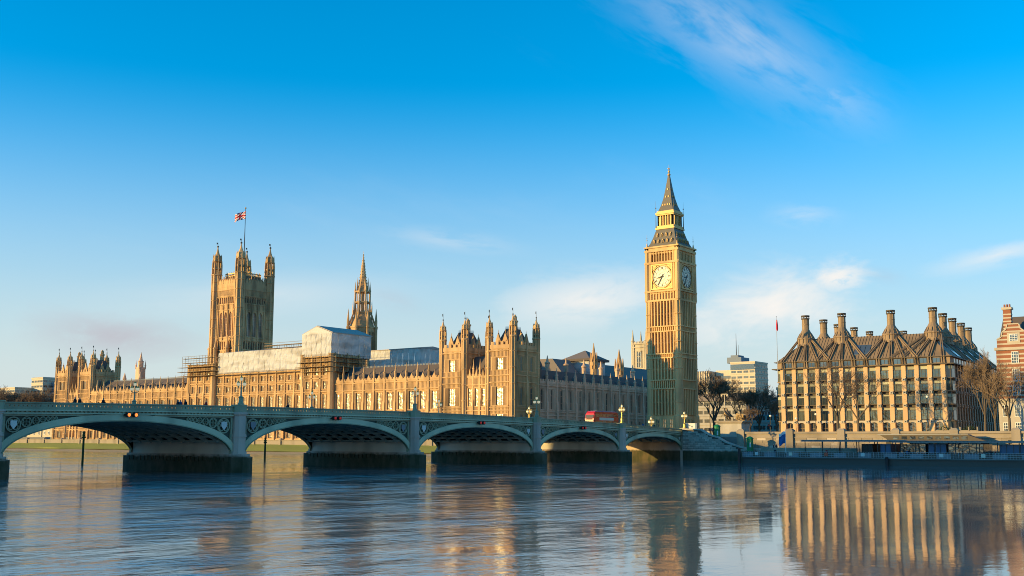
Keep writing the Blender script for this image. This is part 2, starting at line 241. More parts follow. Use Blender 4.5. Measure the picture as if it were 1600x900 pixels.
# ---------------------------------------------------------------- mesh helpers
class MB:
    def __init__(s): s.v = []; s.f = []; s.m = []
    def add(s, vs, fs, m=0):
        o = len(s.v); s.v += [tuple(p) for p in vs]; s.f += [tuple(i + o for i in q) for q in fs]; s.m += [m] * len(fs)
    def box(s, x0, y0, z0, x1, y1, z1, m=0):
        if x0 > x1: x0, x1 = x1, x0
        if y0 > y1: y0, y1 = y1, y0
        if z0 > z1: z0, z1 = z1, z0
        s.add([(x0, y0, z0), (x1, y0, z0), (x1, y1, z0), (x0, y1, z0), (x0, y0, z1), (x1, y0, z1), (x1, y1, z1), (x0, y1, z1)],
              [(3, 2, 1, 0), (4, 5, 6, 7), (0, 1, 5, 4), (1, 2, 6, 5), (2, 3, 7, 6), (3, 0, 4, 7)], m)
    def lathe(s, cx, cy, prof, n=8, rot=None, m=0, cap=True):
        if rot is None: rot = math.pi / n
        vs = []; fs = []
        for r, z in prof:
            for i in range(n):
                a = rot + 2 * math.pi * i / n; vs.append((cx + r * math.cos(a), cy + r * math.sin(a), z))
        for k in range(len(prof) - 1):
            for i in range(n):
                j = (i + 1) % n; fs.append((k * n + i, k * n + j, (k + 1) * n + j, (k + 1) * n + i))
        if cap:
            fs.append(tuple(range(n - 1, -1, -1))); fs.append(tuple((len(prof) - 1) * n + i for i in range(n)))
        s.add(vs, fs, m)
    def hip(s, x0, y0, z0, x1, y1, z1, ix, iy, m=0):
        s.add([(x0, y0, z0), (x1, y0, z0), (x1, y1, z0), (x0, y1, z0), (x0 + ix, y0 + iy, z1), (x1 - ix, y0 + iy, z1), (x1 - ix, y1 - iy, z1), (x0 + ix, y1 - iy, z1)],
              [(3, 2, 1, 0), (4, 5, 6, 7), (0, 1, 5, 4), (1, 2, 6, 5), (2, 3, 7, 6), (3, 0, 4, 7)], m)
    def prism(s, poly, y0, y1, m=0):      # polygon in x-z, extruded along y
        n = len(poly); s.add([(x, y0, z) for x, z in poly] + [(x, y1, z) for x, z in poly],
            [tuple(range(n)), tuple(range(2 * n - 1, n - 1, -1))] + [((i + 1) % n, i, n + i, n + (i + 1) % n) for i in range(n)], m)
    def prismx(s, poly, x0, x1, m=0):     # polygon in y-z, extruded along x
        n = len(poly); s.add([(x0, y, z) for y, z in poly] + [(x1, y, z) for y, z in poly],
            [tuple(range(n - 1, -1, -1)), tuple(range(n, 2 * n))] + [(i, (i + 1) % n, n + (i + 1) % n, n + i) for i in range(n)], m)
    def prismz(s, poly, z0, z1, m=0):
        n = len(poly); s.add([(x, y, z0) for x, y in poly] + [(x, y, z1) for x, y in poly],
            [tuple(range(n - 1, -1, -1)), tuple(range(n, 2 * n))] + [(i, (i + 1) % n, n + (i + 1) % n, n + i) for i in range(n)], m)
    def tube(s, p, q, r0, r1=None, n=4, m=0, cap=True):
        r1 = r0 if r1 is None else r1
        p = Vector(p); q = Vector(q); d = q - p
        if d.length < 1e-6: return
        d.normalize(); a = d.orthogonal().normalized(); b = d.cross(a)
        vs = []
        for c, r in ((p, r0), (q, r1)):
            for i in range(n):
                t = 2 * math.pi * i / n; vs.append(c + a * (r * math.cos(t)) + b * (r * math.sin(t)))
        fs = [(i, (i + 1) % n, n + (i + 1) % n, n + i) for i in range(n)]
        if cap: fs += [tuple(range(n - 1, -1, -1)), tuple(range(n, 2 * n))]
        s.add(vs, fs, m)
    def bar(s, p, q, wd, hd, up=(0, 0, 1), m=0):   # square bar from p to q
        p = Vector(p); q = Vector(q); d = (q - p).normalized(); up = Vector(up); sd = d.cross(up)
        if sd.length < 1e-4: sd = d.orthogonal()
        sd.normalize(); u = sd.cross(d).normalized()
        vs = [c + sd * (i * wd / 2) + u * (j * hd / 2) for c in (p, q) for i, j in ((-1, -1), (1, -1), (1, 1), (-1, 1))]
        s.add(vs, [(3, 2, 1, 0), (4, 5, 6, 7), (0, 1, 5, 4), (1, 2, 6, 5), (2, 3, 7, 6), (3, 0, 4, 7)], m)
    def ball(s, c, r, n=8, k=5, m=0, sz=1.0):
        s.lathe(c[0], c[1], [(max(r * math.sin(math.pi * i / k), r * 0.02), c[2] - r * sz * math.cos(math.pi * i / k)) for i in range(k + 1)], n, m=m)
    def mesh(s, name, mats, smooth=False):
        me = bpy.data.meshes.new(name); me.from_pydata(s.v, [], s.f); 
        for x in (mats if isinstance(mats, (list, tuple)) else [mats]): me.materials.append(M[x])
        if isinstance(mats, (list, tuple)) and len(mats) > 1: me.polygons.foreach_set('material_index', s.m)
        if smooth: me.polygons.foreach_set('use_smooth', [True] * len(me.polygons))
        me.update(); return me
BASE = {}
def thing(name, label, cat, loc=(0, 0, 0), rotz=0.0, group=None):
    o = bpy.data.objects.new(name, None); COL.objects.link(o); o.location = loc; o.rotation_euler = (0, 0, rotz)
    o.empty_display_size = 1.0
    tag(o, label, cat, group); BASE[o.name] = Vector(loc) if abs(rotz) < 1e-9 else None
    return o
def tag(o, label, cat, group=None):
    o['label'] = label; o['category'] = cat
    if group: o['group'] = group
    return o
def put(name, me, parent=None, loc=(0, 0, 0), rotz=0.0, scale=None):
    """link a mesh; loc is in world metres when the parent thing is unrotated, else in its own frame"""
    o = bpy.data.objects.new(name, me); COL.objects.link(o)
    l = Vector(loc)
    if parent is not None:
        o.parent = parent; b = BASE.get(parent.name)
        if b is not None: l = l - b
    o.location = l; o.rotation_euler = (0, 0, rotz)
    if scale: o.scale = scale
    return o
def sub(name, me, part, loc=(0, 0, 0), rotz=0.0):
    o = bpy.data.objects.new(name, me); COL.objects.link(o); o.parent = part; o.location = loc; o.rotation_euler = (0, 0, rotz); return o
def part(name, mb, mats, parent, loc=(0, 0, 0), rotz=0.0, smooth=False):
    return put(name, mb.mesh(name, mats, smooth), parent, loc, rotz)
def struct(name, mb, mats, smooth=False, kind='structure'):
    o = put(name, mb.mesh(name, mats, smooth)); o['kind'] = kind; return o
def copy_tree(o, parent=None, loc=None, rotz=None):
    c = o.copy(); COL.objects.link(c); c.parent = parent
    for ch in list(o.children): copy_tree(ch, c)
    if loc is not None: c.location = loc
    if rotz is not None: c.rotation_euler = (0, 0, rotz)
    return c
CACHE = {}
def cached(key, fn):
    if key not in CACHE: CACHE[key] = fn()
    return CACHE[key]
def window_meshes(wd, h, nl, nt, arch, fmat, gmat, fr=0.14, dep=0.16):
    def mk():
        a = MB(); x = wd / 2
        a.box(-x, -dep, 0, -x + fr, 0.02, h); a.box(x - fr, -dep, 0, x, 0.02, h)
        a.box(-x + fr, -dep, 0, x - fr, 0.02, fr); a.box(-x + fr, -dep, h - fr, x - fr, 0.02, h)
        for i in range(1, nl):
            u = -x + wd * i / nl; a.box(u - fr * .4, -dep * .8, fr, u + fr * .4, 0.02, h - fr)
        for j in range(1, nt + 1):
            z = h * j / (nt + 1); a.box(-x + fr, -dep * .6, z - fr * .35, x - fr, 0.015, z + fr * .35)
        if arch:      # pointed head: two spandrel wedges per light
            for i in range(nl):
                u0 = -x + wd * i / nl; u1 = u0 + wd / nl; c = (u0 + u1) / 2; hh = min(wd / nl * .9, h * .25)
                a.prism([(u0, h - fr), (u0, h - hh), (c, h - fr)], -dep * .7, 0.01); a.prism([(u1, h - hh), (u1, h - fr), (c, h - fr)], -dep * .7, 0.01)
        g = MB(); g.box(-x + fr * .5, -0.03, fr * .5, x - fr * .5, 0.0, h - fr * .5)
        return a.mesh('window', fmat), g.mesh('pane', gmat)
    return cached(('win', wd, h, nl, nt, arch, fmat, gmat), mk)
def window(th, loc, rotz, wd, h, nl=2, nt=1, arch=False, fmat='stone', gmat='leaded', fr=0.14, dep=0.16):
    a, g = window_meshes(wd, h, nl, nt, arch, fmat, gmat, fr, dep)
    o = put('window', a, th, loc, rotz); sub('pane', g, o); return o
def rotp(ox, oy, rz, u, v):
    c, s = math.cos(rz), math.sin(rz); return ox + c * u - s * v, oy + s * u + c * v
def pinnacle(a, x, y, z, h, r, fin=True):
    a.lathe(x, y, [(r, z), (r, z + h * .38), (r * 1.25, z + h * .40), (r * 1.25, z + h * .45), (r * .85, z + h * .47), (r * .12, z + h * .93)], 4 if r < .4 else 8)
    if fin: a.ball((x, y, z + h * .95), r * .34, 6, 3)
def buttress_mesh(z0, z1, wd, dp, ph, m='stone'):
    def mk():
        a = MB(); h = z1 - z0; x = wd / 2
        a.box(-x * 1.15, -dp * 1.25, z0, x * 1.15, 0.1, z0 + h * .22)
        a.box(-x, -dp, z0 + h * .22, x, 0.1, z0 + h * .62)
        a.prismx([(-dp, z0 + h * .62), (0.1, z0 + h * .62), (0.1, z0 + h * .66), (-dp * .8, z0 + h * .66)], -x, x)
        a.box(-x * .85, -dp * .8, z0 + h * .66, x * .85, 0.1, z1)
        for k in (.3, .48, .75, .9): a.box(-x * 1.12, -dp * 1.12 if k < .6 else -dp * .92, z0 + h * k, x * 1.12, 0.05, z0 + h * k + .16)
        b = MB(); pinnacle(b, 0, -dp * .4, z1, ph, x * .95)
        return a.mesh('buttress', m), b.mesh('pinnacle', m)
    return cached(('but', z0, z1, wd, dp, ph, m), mk)
def facade(th, ox, oy, rz, nb, bw, z0, z1, floors, strings=(), pin=5.5, bwid=0.95, bdep=0.95, m='stone', gm='leaded', gable=1.8, dep=0.42, ends=(True, True), par=1.1, nrib=2):
    """a run of gothic bays: u along the wall, outward = -y before rotation by rz"""
    st = MB(); L = nb * bw
    bm, pm = buttress_mesh(z0, z1 + par * .6, bwid, bdep, pin, m)
    for i in range(nb):
        u0 = i * bw; u1 = u0 + bw; c = (u0 + u1) / 2; e = bwid * .35; prev = z0
        for (a, b, wd, nl, nt, ar) in floors:
            st.box(u0 + e, -dep, prev, u1 - e, 0.0, a)
            if a - prev > 0.9:        # blind tracery panels between the storeys
                n = max(4, int((bw - bwid) / .55))
                for k in range(n + 1):
                    u = u0 + bwid * .6 + (bw - bwid * 1.2) * k / n; st.box(u - .06, -dep - .12, prev + .2, u + .06, -dep + .02, a - .25)
                st.box(u0 + e, -dep - .16, a - .22, u1 - e, -dep + .02, a)
            st.box(u0 + e, -dep, a, c - wd / 2, 0.0, b); st.box(c + wd / 2, -dep, a, u1 - e, 0.0, b)
            for k in range(nrib):
                for sg in (-1, 1):
                    u = c + sg * (wd / 2 + .12 + k * (bw / 2 - wd / 2 - bwid / 2) / max(1, nrib) * .9)
                    st.box(u - .08, -dep - .13, a, u + .08, -dep + .02, b)
            px, py = rotp(ox, oy, rz, c, -.04)
            window(th, (px, py, a), rz, wd, b - a, nl, nt, ar, m, gm)
            prev = b
        st.box(u0 + e, -dep, prev, u1 - e, 0.0, z1)
        if z1 - prev > 1.0:
            n = max(4, int((bw - bwid) / .55))
            for k in range(n + 1):
                u = u0 + bwid * .6 + (bw - bwid * 1.2) * k / n; st.box(u - .06, -dep - .12, prev + .3, u + .06, -dep + .02, z1 - .25)
    part('wall_tracery', st, m, th, (ox, oy, 0), rz)
    pa = MB(); pa.box(0, -dep - .15, z1, L, .2, z1 + par * .55)
    for i in range(nb):
        u0 = i * bw; c = u0 + bw / 2
        for k in range(4):
            u = u0 + bw * (k + .5) / 4
            pa.box(u - bw * .07, -dep - .1, z1 + par * .55, u + bw * .07, -.05, z1 + par)
        if gable > 0:
            pa.prism([(c - bw * .19, z1 + par * .4), (c + bw * .19, z1 + par * .4), (c, z1 + par * .4 + gable)], -dep - .2, -.1)
            pa.tube((c, -dep * .7, z1 + par * .3 + gable), (c, -dep * .7, z1 + par * .3 + gable + 1.0), .11, .03)
    part('parapet', pa, m, th, (ox, oy, 0), rz)
    for z in strings:
        sc_ = MB(); sc_.box(-.1, -dep - .34, z - .16, L + .1, 0, z + .16); part('string_course', sc_, m, th, (ox, oy, 0), rz)
    for i in range(nb + 1):
        if (i == 0 and not ends[0]) or (i == nb and not ends[1]): continue
        px, py = rotp(ox, oy, rz, i * bw, 0)
        o = put('buttress', bm, th, (px, py, 0), rz); sub('pinnacle', pm, o)
def turret_mesh(r, z0, zs, zl, zc, zf, m='stone', gm='iron_roof'):
    """octagonal corner turret: shaft to zs, open lantern to zl, ogee cap to zc, finial to zf"""
    def mk():
        a = MB()
        a.lathe(0, 0, [(r, z0), (r, zs)], 8)
        for i in range(8):
            t = 2 * math.pi * i / 8 + math.pi / 8; x, y = r * math.cos(t), r * math.sin(t); a.lathe(x, y, [(r * .16, z0), (r * .16, zs + .3)], 4)
        z = z0 + 3.5
        while z < zs - 1: a.lathe(0, 0, [(r * 1.06, z), (r * 1.16, z + .12), (r * 1.16, z + .35), (r * 1.06, z + .45)], 8); z += 5.2
        a.lathe(0, 0, [(r, zs), (r * 1.25, zs + .3), (r * 1.25, zs + .7), (r * .95, zs + .9)], 8)
        h = zl - zs
        a.lathe(0, 0, [(r * .42, zs + .5), (r * .42, zl)], 8)
        for i in range(8):
            t = 2 * math.pi * i / 8 + math.pi / 8; x, y = r * .82 * math.cos(t), r * .82 * math.sin(t); a.lathe(x, y, [(r * .14, zs + .6), (r * .14, zl)], 4)
            x, y = r * 1.05 * math.cos(t), r * 1.05 * math.sin(t); a.lathe(x, y, [(r * .12, zs + .5), (r * .12, zs + h * .75), (r * .02, zs + h * 1.1)], 4)
        a.lathe(0, 0, [(r * .8, zs + h * .45), (r * .95, zs + h * .48), (r * .95, zs + h * .54), (r * .8, zs + h * .57)], 8)
        a.lathe(0, 0, [(r * .9, zl - .1), (r * 1.12, zl + .1), (r * 1.12, zl + .3), (r * .95, zl + .4)], 8)
        c = MB(); hc = zc - zl
        c.lathe(0, 0, [(r * .9, zl + .3), (r * .98, zl + hc * .22), (r * .82, zl + hc * .38), (r * .48, zl + hc * .5), (r * .28, zl + hc * .68), (r * .14, zl + hc * .88), (r * .1, zc)], 8)
        for i in range(8):
            t = 2 * math.pi * i / 8 + math.pi / 8; x, y = r * .92 * math.cos(t), r * .92 * math.sin(t); c.lathe(x, y, [(r * .1, zl + .3), (r * .1, zl + hc * .25), (r * .02, zl + hc * .5)], 4)
        d = MB(); d.ball((0, 0, zc + r * .12), r * .24, 6, 4); d.tube((0, 0, zc), (0, 0, zf), r * .05 + .02, .02, 4); d.box(-r * .02, -.02, zc + (zf - zc) * .55, r * .38, .02, zc + (zf - zc) * .9)
        return a.mesh('turret', m), c.mesh('cap', m), d.mesh('vane', gm)
    return cached(('tur', r, z0, zs, zl, zc, zf, m, gm), mk)
def turret(th, x, y, *a, **k):
    t, c, d = turret_mesh(*a, **k); o = put('turret', t, th, (x, y, 0)); sub('cap', c, o); sub('vane', d, o); return o
# ================================================================ the setting
def water_material():
    m = bpy.data.materials.new('river_water'); m.use_nodes = True; t = m.node_tree; N = t.nodes; P = N['Principled BSDF']
    P.inputs['Base Color'].default_value = (0.125, 0.155, 0.165, 1); P.inputs['Roughness'].default_value = 0.04; P.inputs['IOR'].default_value = 1.8; P.inputs['Specular IOR Level'].default_value = 0.5
    g = N.new('ShaderNodeNewGeometry')
    def nz(s, st, det, ro=0.55, dist=0.0):
        mp = N.new('ShaderNodeMapping'); mp.inputs['Scale'].default_value = st; mp.inputs['Rotation'].default_value = (0, 0, R(35)); t.links.new(g.outputs['Position'], mp.inputs[0])
        n = N.new('ShaderNodeTexNoise'); n.inputs['Scale'].default_value = s; n.inputs['Detail'].default_value = det; n.inputs['Roughness'].default_value = ro; n.inputs['Distortion'].default_value = dist
        t.links.new(mp.outputs[0], n.inputs['Vector']); return n.outputs['Fac']
    def ma(op, a, b, c=None):
        n = N.new('ShaderNodeMath'); n.operation = op
        for i, x in enumerate((a, b, c)):
            if x is None: continue
            if isinstance(x, (int, float)): n.inputs[i].default_value = x
            else: t.links.new(x, n.inputs[i])
        return n.outputs[0]
    def mr(x, a, b, lo, hi):
        r = N.new('ShaderNodeMapRange'); r.interpolation_type = 'SMOOTHSTEP'; t.links.new(x, r.inputs[0])
        for i, v in enumerate((a, b, lo, hi)): r.inputs[i + 1].default_value = v
        return r.outputs[0]
    # breeze-ruffled streaks against slack calm water; the stream by the bridge runs rougher than the reach below the embankment
    sp = N.new('ShaderNodeSeparateXYZ'); t.links.new(g.outputs['Position'], sp.inputs[0])
    along = ma('ADD', ma('MULTIPLY', sp.outputs[0], 0.55), ma('MULTIPLY', sp.outputs[1], -0.9))
    reach = mr(along, WATER_A, WATER_B, WATER_LO, WATER_HI)
    patch = mr(nz(0.016, (1, 2.6, 1), 4, 0.6, 0.5), 0.38, 0.66, 0.35, 1.35)
    slack = mr(sp.outputs[0], 180, 230, 1.0, 0.7)
    streak = mr(nz(0.10, (1, 1.7, 1), 5, 0.65, 0.6), 0.36, 0.66, 0.45, 1.5)
    amp = ma('MULTIPLY', ma('MULTIPLY', ma('MULTIPLY', reach, patch), slack), streak)
    h = ma('ADD', ma('MULTIPLY', nz(0.42, (1.0, 1.5, 1), 3), 0.95), ma('MULTIPLY', nz(1.7, (1, 1.4, 1), 4, 0.6), 0.42))
    h = ma('ADD', h, ma('MULTIPLY', nz(0.14, (1, 1.8, 1), 3), 2.2))
    b = N.new('ShaderNodeBump'); b.inputs['Distance'].default_value = 1.0; t.links.new(amp, b.inputs['Strength']); t.links.new(h, b.inputs['Height'])
    t.links.new(b.outputs[0], P.inputs['Normal'])
    M['river_water'] = m
WATER_A, WATER_B, WATER_LO, WATER_HI = 2.0, 46.0, 0.022, 0.22
water_material()
a = MB(); a.add([(-400, -2500, 0), (2500, -2500, 0), (2500, 2500, 0), (-400, 2500, 0)], [(0, 1, 2, 3)]); struct('river', a, 'river_water')
a = MB()      # the west bank: one sheet to the horizon, its river edge set back in front of the palace terrace
a.prismz([(-9000, -9000), (-30, -9000), (-30, -352), (-26, -346), (-26, -60), (-26, -27.5), (-1.5, -27.5), (-1.5, 1200), (-9000, 9000)], -2, 5.8)
struct('ground', a, 'land')
a = MB(); a.box(-26, -420, -1.5, -16, -60, 3.8); a.box(-26, -60, -1.5, -3, -27.6, 5.0)
struct('terrace', a, 'embank')
a = MB(); a.box(243, -2000, -3, 700, 2000, 3.35); struct('pavement', a, 'paving')
def slope_strip(name, x0, z0, x1, z1, y0, y1, ny, nx, amp, matn, seed):
    vs = []; fs = []
    for j in range(ny + 1):
        for i in range(nx + 1):
            y = y0 + (y1 - y0) * j / ny; s = i / nx; x = x0 + (x1 - x0) * s
            e = mnoise.noise((x * .12 + seed, y * .06, seed)) * amp + mnoise.noise((x * .5 + seed, y * .3, seed)) * amp * .3
            vs.append((x + (mnoise.noise((y * .03, seed, 0)) * 2.5 if i == nx else 0), y, z0 + (z1 - z0) * s + (e if 0 < i < nx else 0)))
    for j in range(ny):
        for i in range(nx): k = j * (nx + 1) + i; fs.append((k, k + 1, k + nx + 2, k + nx + 1))
    mb = MB(); mb.add(vs, fs); return struct(name, mb, matn, True)
slope_strip('foreshore', -16.0, 1.3, 2.0, -0.4, -900, -28, 240, 8, 0.25, 'foreshore', 3.3)
o = slope_strip('bank_weed', -15.9, 3.2, -8.0, 0.75, -900, -60, 240, 8, 0.35, 'weed', 8.8); o['kind'] = 'stuff'; o['label'] = 'green weed and grass on the foreshore below the terrace'; o['category'] = 'grass'
a = MB()      # terrace river wall with its coping and piers
a.box(-16.2, -420, 2.0, -15.6, -60, 4.6); a.box(-16.4, -420, 4.6, -15.4, -60, 4.8)
th = thing('terrace_wall', 'low sunlit stone wall along the terrace edge above the green foreshore', 'wall', (-16, -200, 0))
part('wall', a, 'embank', th)
for k in range(24):
    a = MB(); y = -70 - k * 14.6; a.box(-16.6, y - .5, 1.5, -15.2, y + .5, 5.0); a.hip(-16.6, y - .5, 5.0, -15.2, y + .5, 5.4, .4, .3); part('pier', a, 'embank', th)
# ================================================================ the bridge
ZP = lambda e: 9.98 - 0.00015 * (e - 121.5) ** 2      # top of the parapet
EDGE = [0, 30.5, 64.5, 102, 141, 178.5, 212.5, 243]
BW = 25.5
br = thing('bridge', 'green cast-iron arch bridge with granite piers crossing the river', 'bridge', (121.5, -12.75, 0))
def strip_along(mb, e0, e1, y0, y1, d0, d1, n=None):
    n = n or max(2, int(abs(e1 - e0) / 3))
    for i in range(n):
        a, b = e0 + (e1 - e0) * i / n, e0 + (e1 - e0) * (i + 1) / n
        mb.add([(a, y0, ZP(a) - d1), (b, y0, ZP(b) - d1), (b, y1, ZP(b) - d1), (a, y1, ZP(a) - d1), (a, y0, ZP(a) - d0), (b, y0, ZP(b) - d0), (b, y1, ZP(b) - d0), (a, y1, ZP(a) - d0)],
               [(3, 2, 1, 0), (4, 5, 6, 7), (0, 1, 5, 4), (1, 2, 6, 5), (2, 3, 7, 6), (3, 0, 4, 7)])
a = MB(); strip_along(a, -1.4, 250, -BW + .4, -.4, 1.15, 1.75); part('deck', a, 'asphalt', br)
a = MB(); strip_along(a, -1.4, 250, -4.2, -.3, .98, 1.16); part('footway', a, 'paving', br)
a = MB(); strip_along(a, -1.4, 250, -BW + .3, -BW + 4.2, .98, 1.16); part('footway', a, 'paving', br)
for sg, y in ((1, 0.0), (-1, -BW)):
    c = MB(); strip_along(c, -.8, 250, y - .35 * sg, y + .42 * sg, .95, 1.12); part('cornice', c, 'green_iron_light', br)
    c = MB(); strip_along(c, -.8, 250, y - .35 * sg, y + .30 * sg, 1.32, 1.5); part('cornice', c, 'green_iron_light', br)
    c = MB(); strip_along(c, -.8, 250, y - .35 * sg, y + .12 * sg, 1.12, 1.32)
    e = 0
    while e < 245: c.box(e, y, ZP(e) - 1.30, e + .28, y + .30 * sg, ZP(e) - 1.13); e += .62
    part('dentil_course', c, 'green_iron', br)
    c = MB(); strip_along(c, -.8, 250, y - .16 * sg, y + .22 * sg, 0, .16); strip_along(c, -.8, 250, y - .14 * sg, y + .16 * sg, .78, .95)
    strip_along(c, -.8, 250, y - .06 * sg, y + .08 * sg, .16, .36); strip_along(c, -.8, 250, y - .055 * sg, y + .075 * sg, .56, .8)
    e = -.5; k = 0
    while e < 246:
        wd = .40 if k % 8 else .9
        c.box(e, y - .05 * sg, ZP(e) - .58, e + wd, y + .09 * sg, ZP(e) - .3); e += wd + .17; k += 1
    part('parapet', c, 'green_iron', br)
def ell(i, n=40):
    """intrados of arch i as points (e, z) from the west springing to the east one"""
    e0, e1 = EDGE[i] + 1.15, EDGE[i + 1] - 1.15; c = (e0 + e1) / 2; hs_ = (e1 - e0) / 2; zc = ZP(c) - 2.42; z0 = 2.2
    return [(c - hs_ * math.cos(math.pi * k / n), z0 + (zc - z0) * math.sin(math.pi * k / n) ** 0.9) for k in range(n + 1)], c, hs_, zc
def ring(mb, pts, t, y0, y1):
    n = len(pts)
    for k in range(n - 1):
        q = []
        for j in (k, k + 1):
            e, z = pts[j]; p_ = pts[max(j - 1, 0)]; n_ = pts[min(j + 1, n - 1)]; tx, tz = n_[0] - p_[0], n_[1] - p_[1]; l = math.hypot(tx, tz) or 1
            q.append((e, z, e - tz / l * t, z + tx / l * t))
        (a0, b0, c0, d0), (a1, b1, c1, d1) = q
        mb.add([(a0, y0, b0), (a1, y0, b1), (c1, y0, d1), (c0, y0, d0), (a0, y1, b0), (a1, y1, b1), (c1, y1, d1), (c0, y1, d0)],
               [(0, 1, 2, 3), (7, 6, 5, 4), (1, 0, 4, 5), (3, 2, 6, 7), (0, 3, 7, 4), (2, 1, 5, 6)])
def flat_ring(mb, cx, cz, r, t, y0, y1, n=16):
    for k in range(n):
        a0, a1 = 2 * math.pi * k / n, 2 * math.pi * (k + 1) / n
        p = [(cx + rr * math.cos(q), cz + rr * math.sin(q)) for rr, q in ((r - t, a0), (r, a0), (r, a1), (r - t, a1))]
        mb.add([(x, y0, z) for x, z in p] + [(x, y1, z) for x, z in p], [(0, 1, 2, 3), (7, 6, 5, 4), (0, 3, 7, 4), (1, 0, 4, 5), (2, 1, 5, 6), (3, 2, 6, 7)])
for i in range(7):
    pts, c, hs_, zc = ell(i)
    for sg, y in ((1, 0.0), (-1, -BW)):
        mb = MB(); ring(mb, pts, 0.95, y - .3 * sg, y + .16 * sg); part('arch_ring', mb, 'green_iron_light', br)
        mb = MB(); ring(mb, pts, 0.16, y - .28 * sg, y + .24 * sg); part('arch_bead', mb, 'green_iron', br)
        # spandrel: recessed plate, frame and a diminishing row of pierced roundels
        for hand in (-1, 1):
            ee = EDGE[i] + 1.15 if hand < 0 else EDGE[i + 1] - 1.15
            half = [p for p in pts if (p[0] - c) * hand >= 0]
            top = lambda e: ZP(e) - 1.5
            ks = [p for p in half if p[1] + .95 < top(p[0]) - .1]
            if hand < 0: ks = ks[::-1]
            ks = sorted(ks, key=lambda p: abs(p[0] - c))      # from the crown outwards
            mb = MB()
            for (e0, z0), (e1, z1) in zip(ks[:-1], ks[1:]):
                p = [(e0, z0 + .3), (e1, z1 + .3), (e1, top(e1)), (e0, top(e0))]
                if hand > 0: pass
                mb.add([(x, y - .30 * sg, z) for x, z in p] + [(x, y - .22 * sg, z) for x, z in p], [(0, 1, 2, 3), (7, 6, 5, 4), (0, 3, 7, 4), (1, 0, 4, 5), (2, 1, 5, 6), (3, 2, 6, 7)])
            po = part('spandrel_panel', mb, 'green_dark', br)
            mb = MB(); ein = ks[0][0]
            strip_along(mb, min(ein, ee), max(ein, ee), y - .2 * sg, y + .08 * sg, 1.5, 1.76, 6)
            mb.box(ee - .02 * hand, y - .2 * sg, 2.6, ee - .34 * hand, y + .08 * sg, top(ee) - .22)
            # inner edge bead that follows the ring
            e = ee - .42 * hand; room = True; nr = 0; shield = None
            while nr < 7:
                def low(x): return max([pz for px_, pz in pts if abs(px_ - x) < 1.2] or [99]) + 1.05
                hh = top(e) - .3
                # largest circle touching the top and the ring
                r = 0.05
                while r < 1.3:
                    x = e - r * hand; ok = True
                    for k in range(12):
                        q_ = math.pi + math.pi * k / 11; xx, z2 = x + (r + .05) * math.cos(q_), hh - r + (r + .05) * math.sin(q_)
                        dd = min(math.hypot(xx - px_, z2 - pz) for px_, pz in pts)
                        inside = ((xx - c) / hs_) ** 2 + (max(z2 - 2.2, 0) / (zc - 2.2)) ** 2 < 1
                        if dd < 1.0 or inside: ok = False; break
                    if not ok: break
                    r += .04
                if r < .17: break
                x = e - r * hand
                flat_ring(mb, x, hh - r, r, max(.07, r * .16), y - .2 * sg, y + .05 * sg)
                for k in range(4):
                    q_ = math.pi / 4 + math.pi / 2 * k; flat_ring(mb, x + r * .42 * math.cos(q_), hh - r + r * .42 * math.sin(q_), r * .4, max(.05, r * .12), y - .2 * sg, y + .03 * sg, 10)
                if nr == 0: shield = (x, hh - r, r)
                e = x - r * hand; nr += 1
            sub('spandrel_tracery', mb.mesh('spandrel_tracery', 'green_iron'), po)
            if shield:
                x, z, r = shield; s_ = MB()
                s_.prism([(x - r * .42, z + r * .5), (x + r * .42, z + r * .5), (x + r * .42, z - r * .05), (x, z - r * .6), (x - r * .42, z - r * .05)], y + .04 * sg, y + .14 * sg)
                sub('shield', s_.mesh('shield', 'plaque_white' if (i + hand) % 2 else 'poster_grey'), po)
    # iron ribs and cross girders under the roadway
    up = [p for p in pts if p[1] > 4.3]
    for k in range(9):
        y = -1.6 - (BW - 3.2) * k / 8; mb = MB(); ring(mb, up, .55, y - .12, y + .12); part('arch_rib', mb, 'rib_iron', br)
    mb = MB()
    for p, p2 in zip(up[:-1:2], up[1::2]): mb.box(p[0] - .1, -BW + .4, p[1] + .12, p[0] + .1, -.4, p[1] + .42)
    part('cross_girder', mb, 'rib_iron', br)
    mb = MB(); ring(mb, up, .12, -BW + .3, -.31); mb.v = [(x, y, z + .62) for x, y, z in mb.v]; part('soffit_plate', mb, 'under_deck', br)
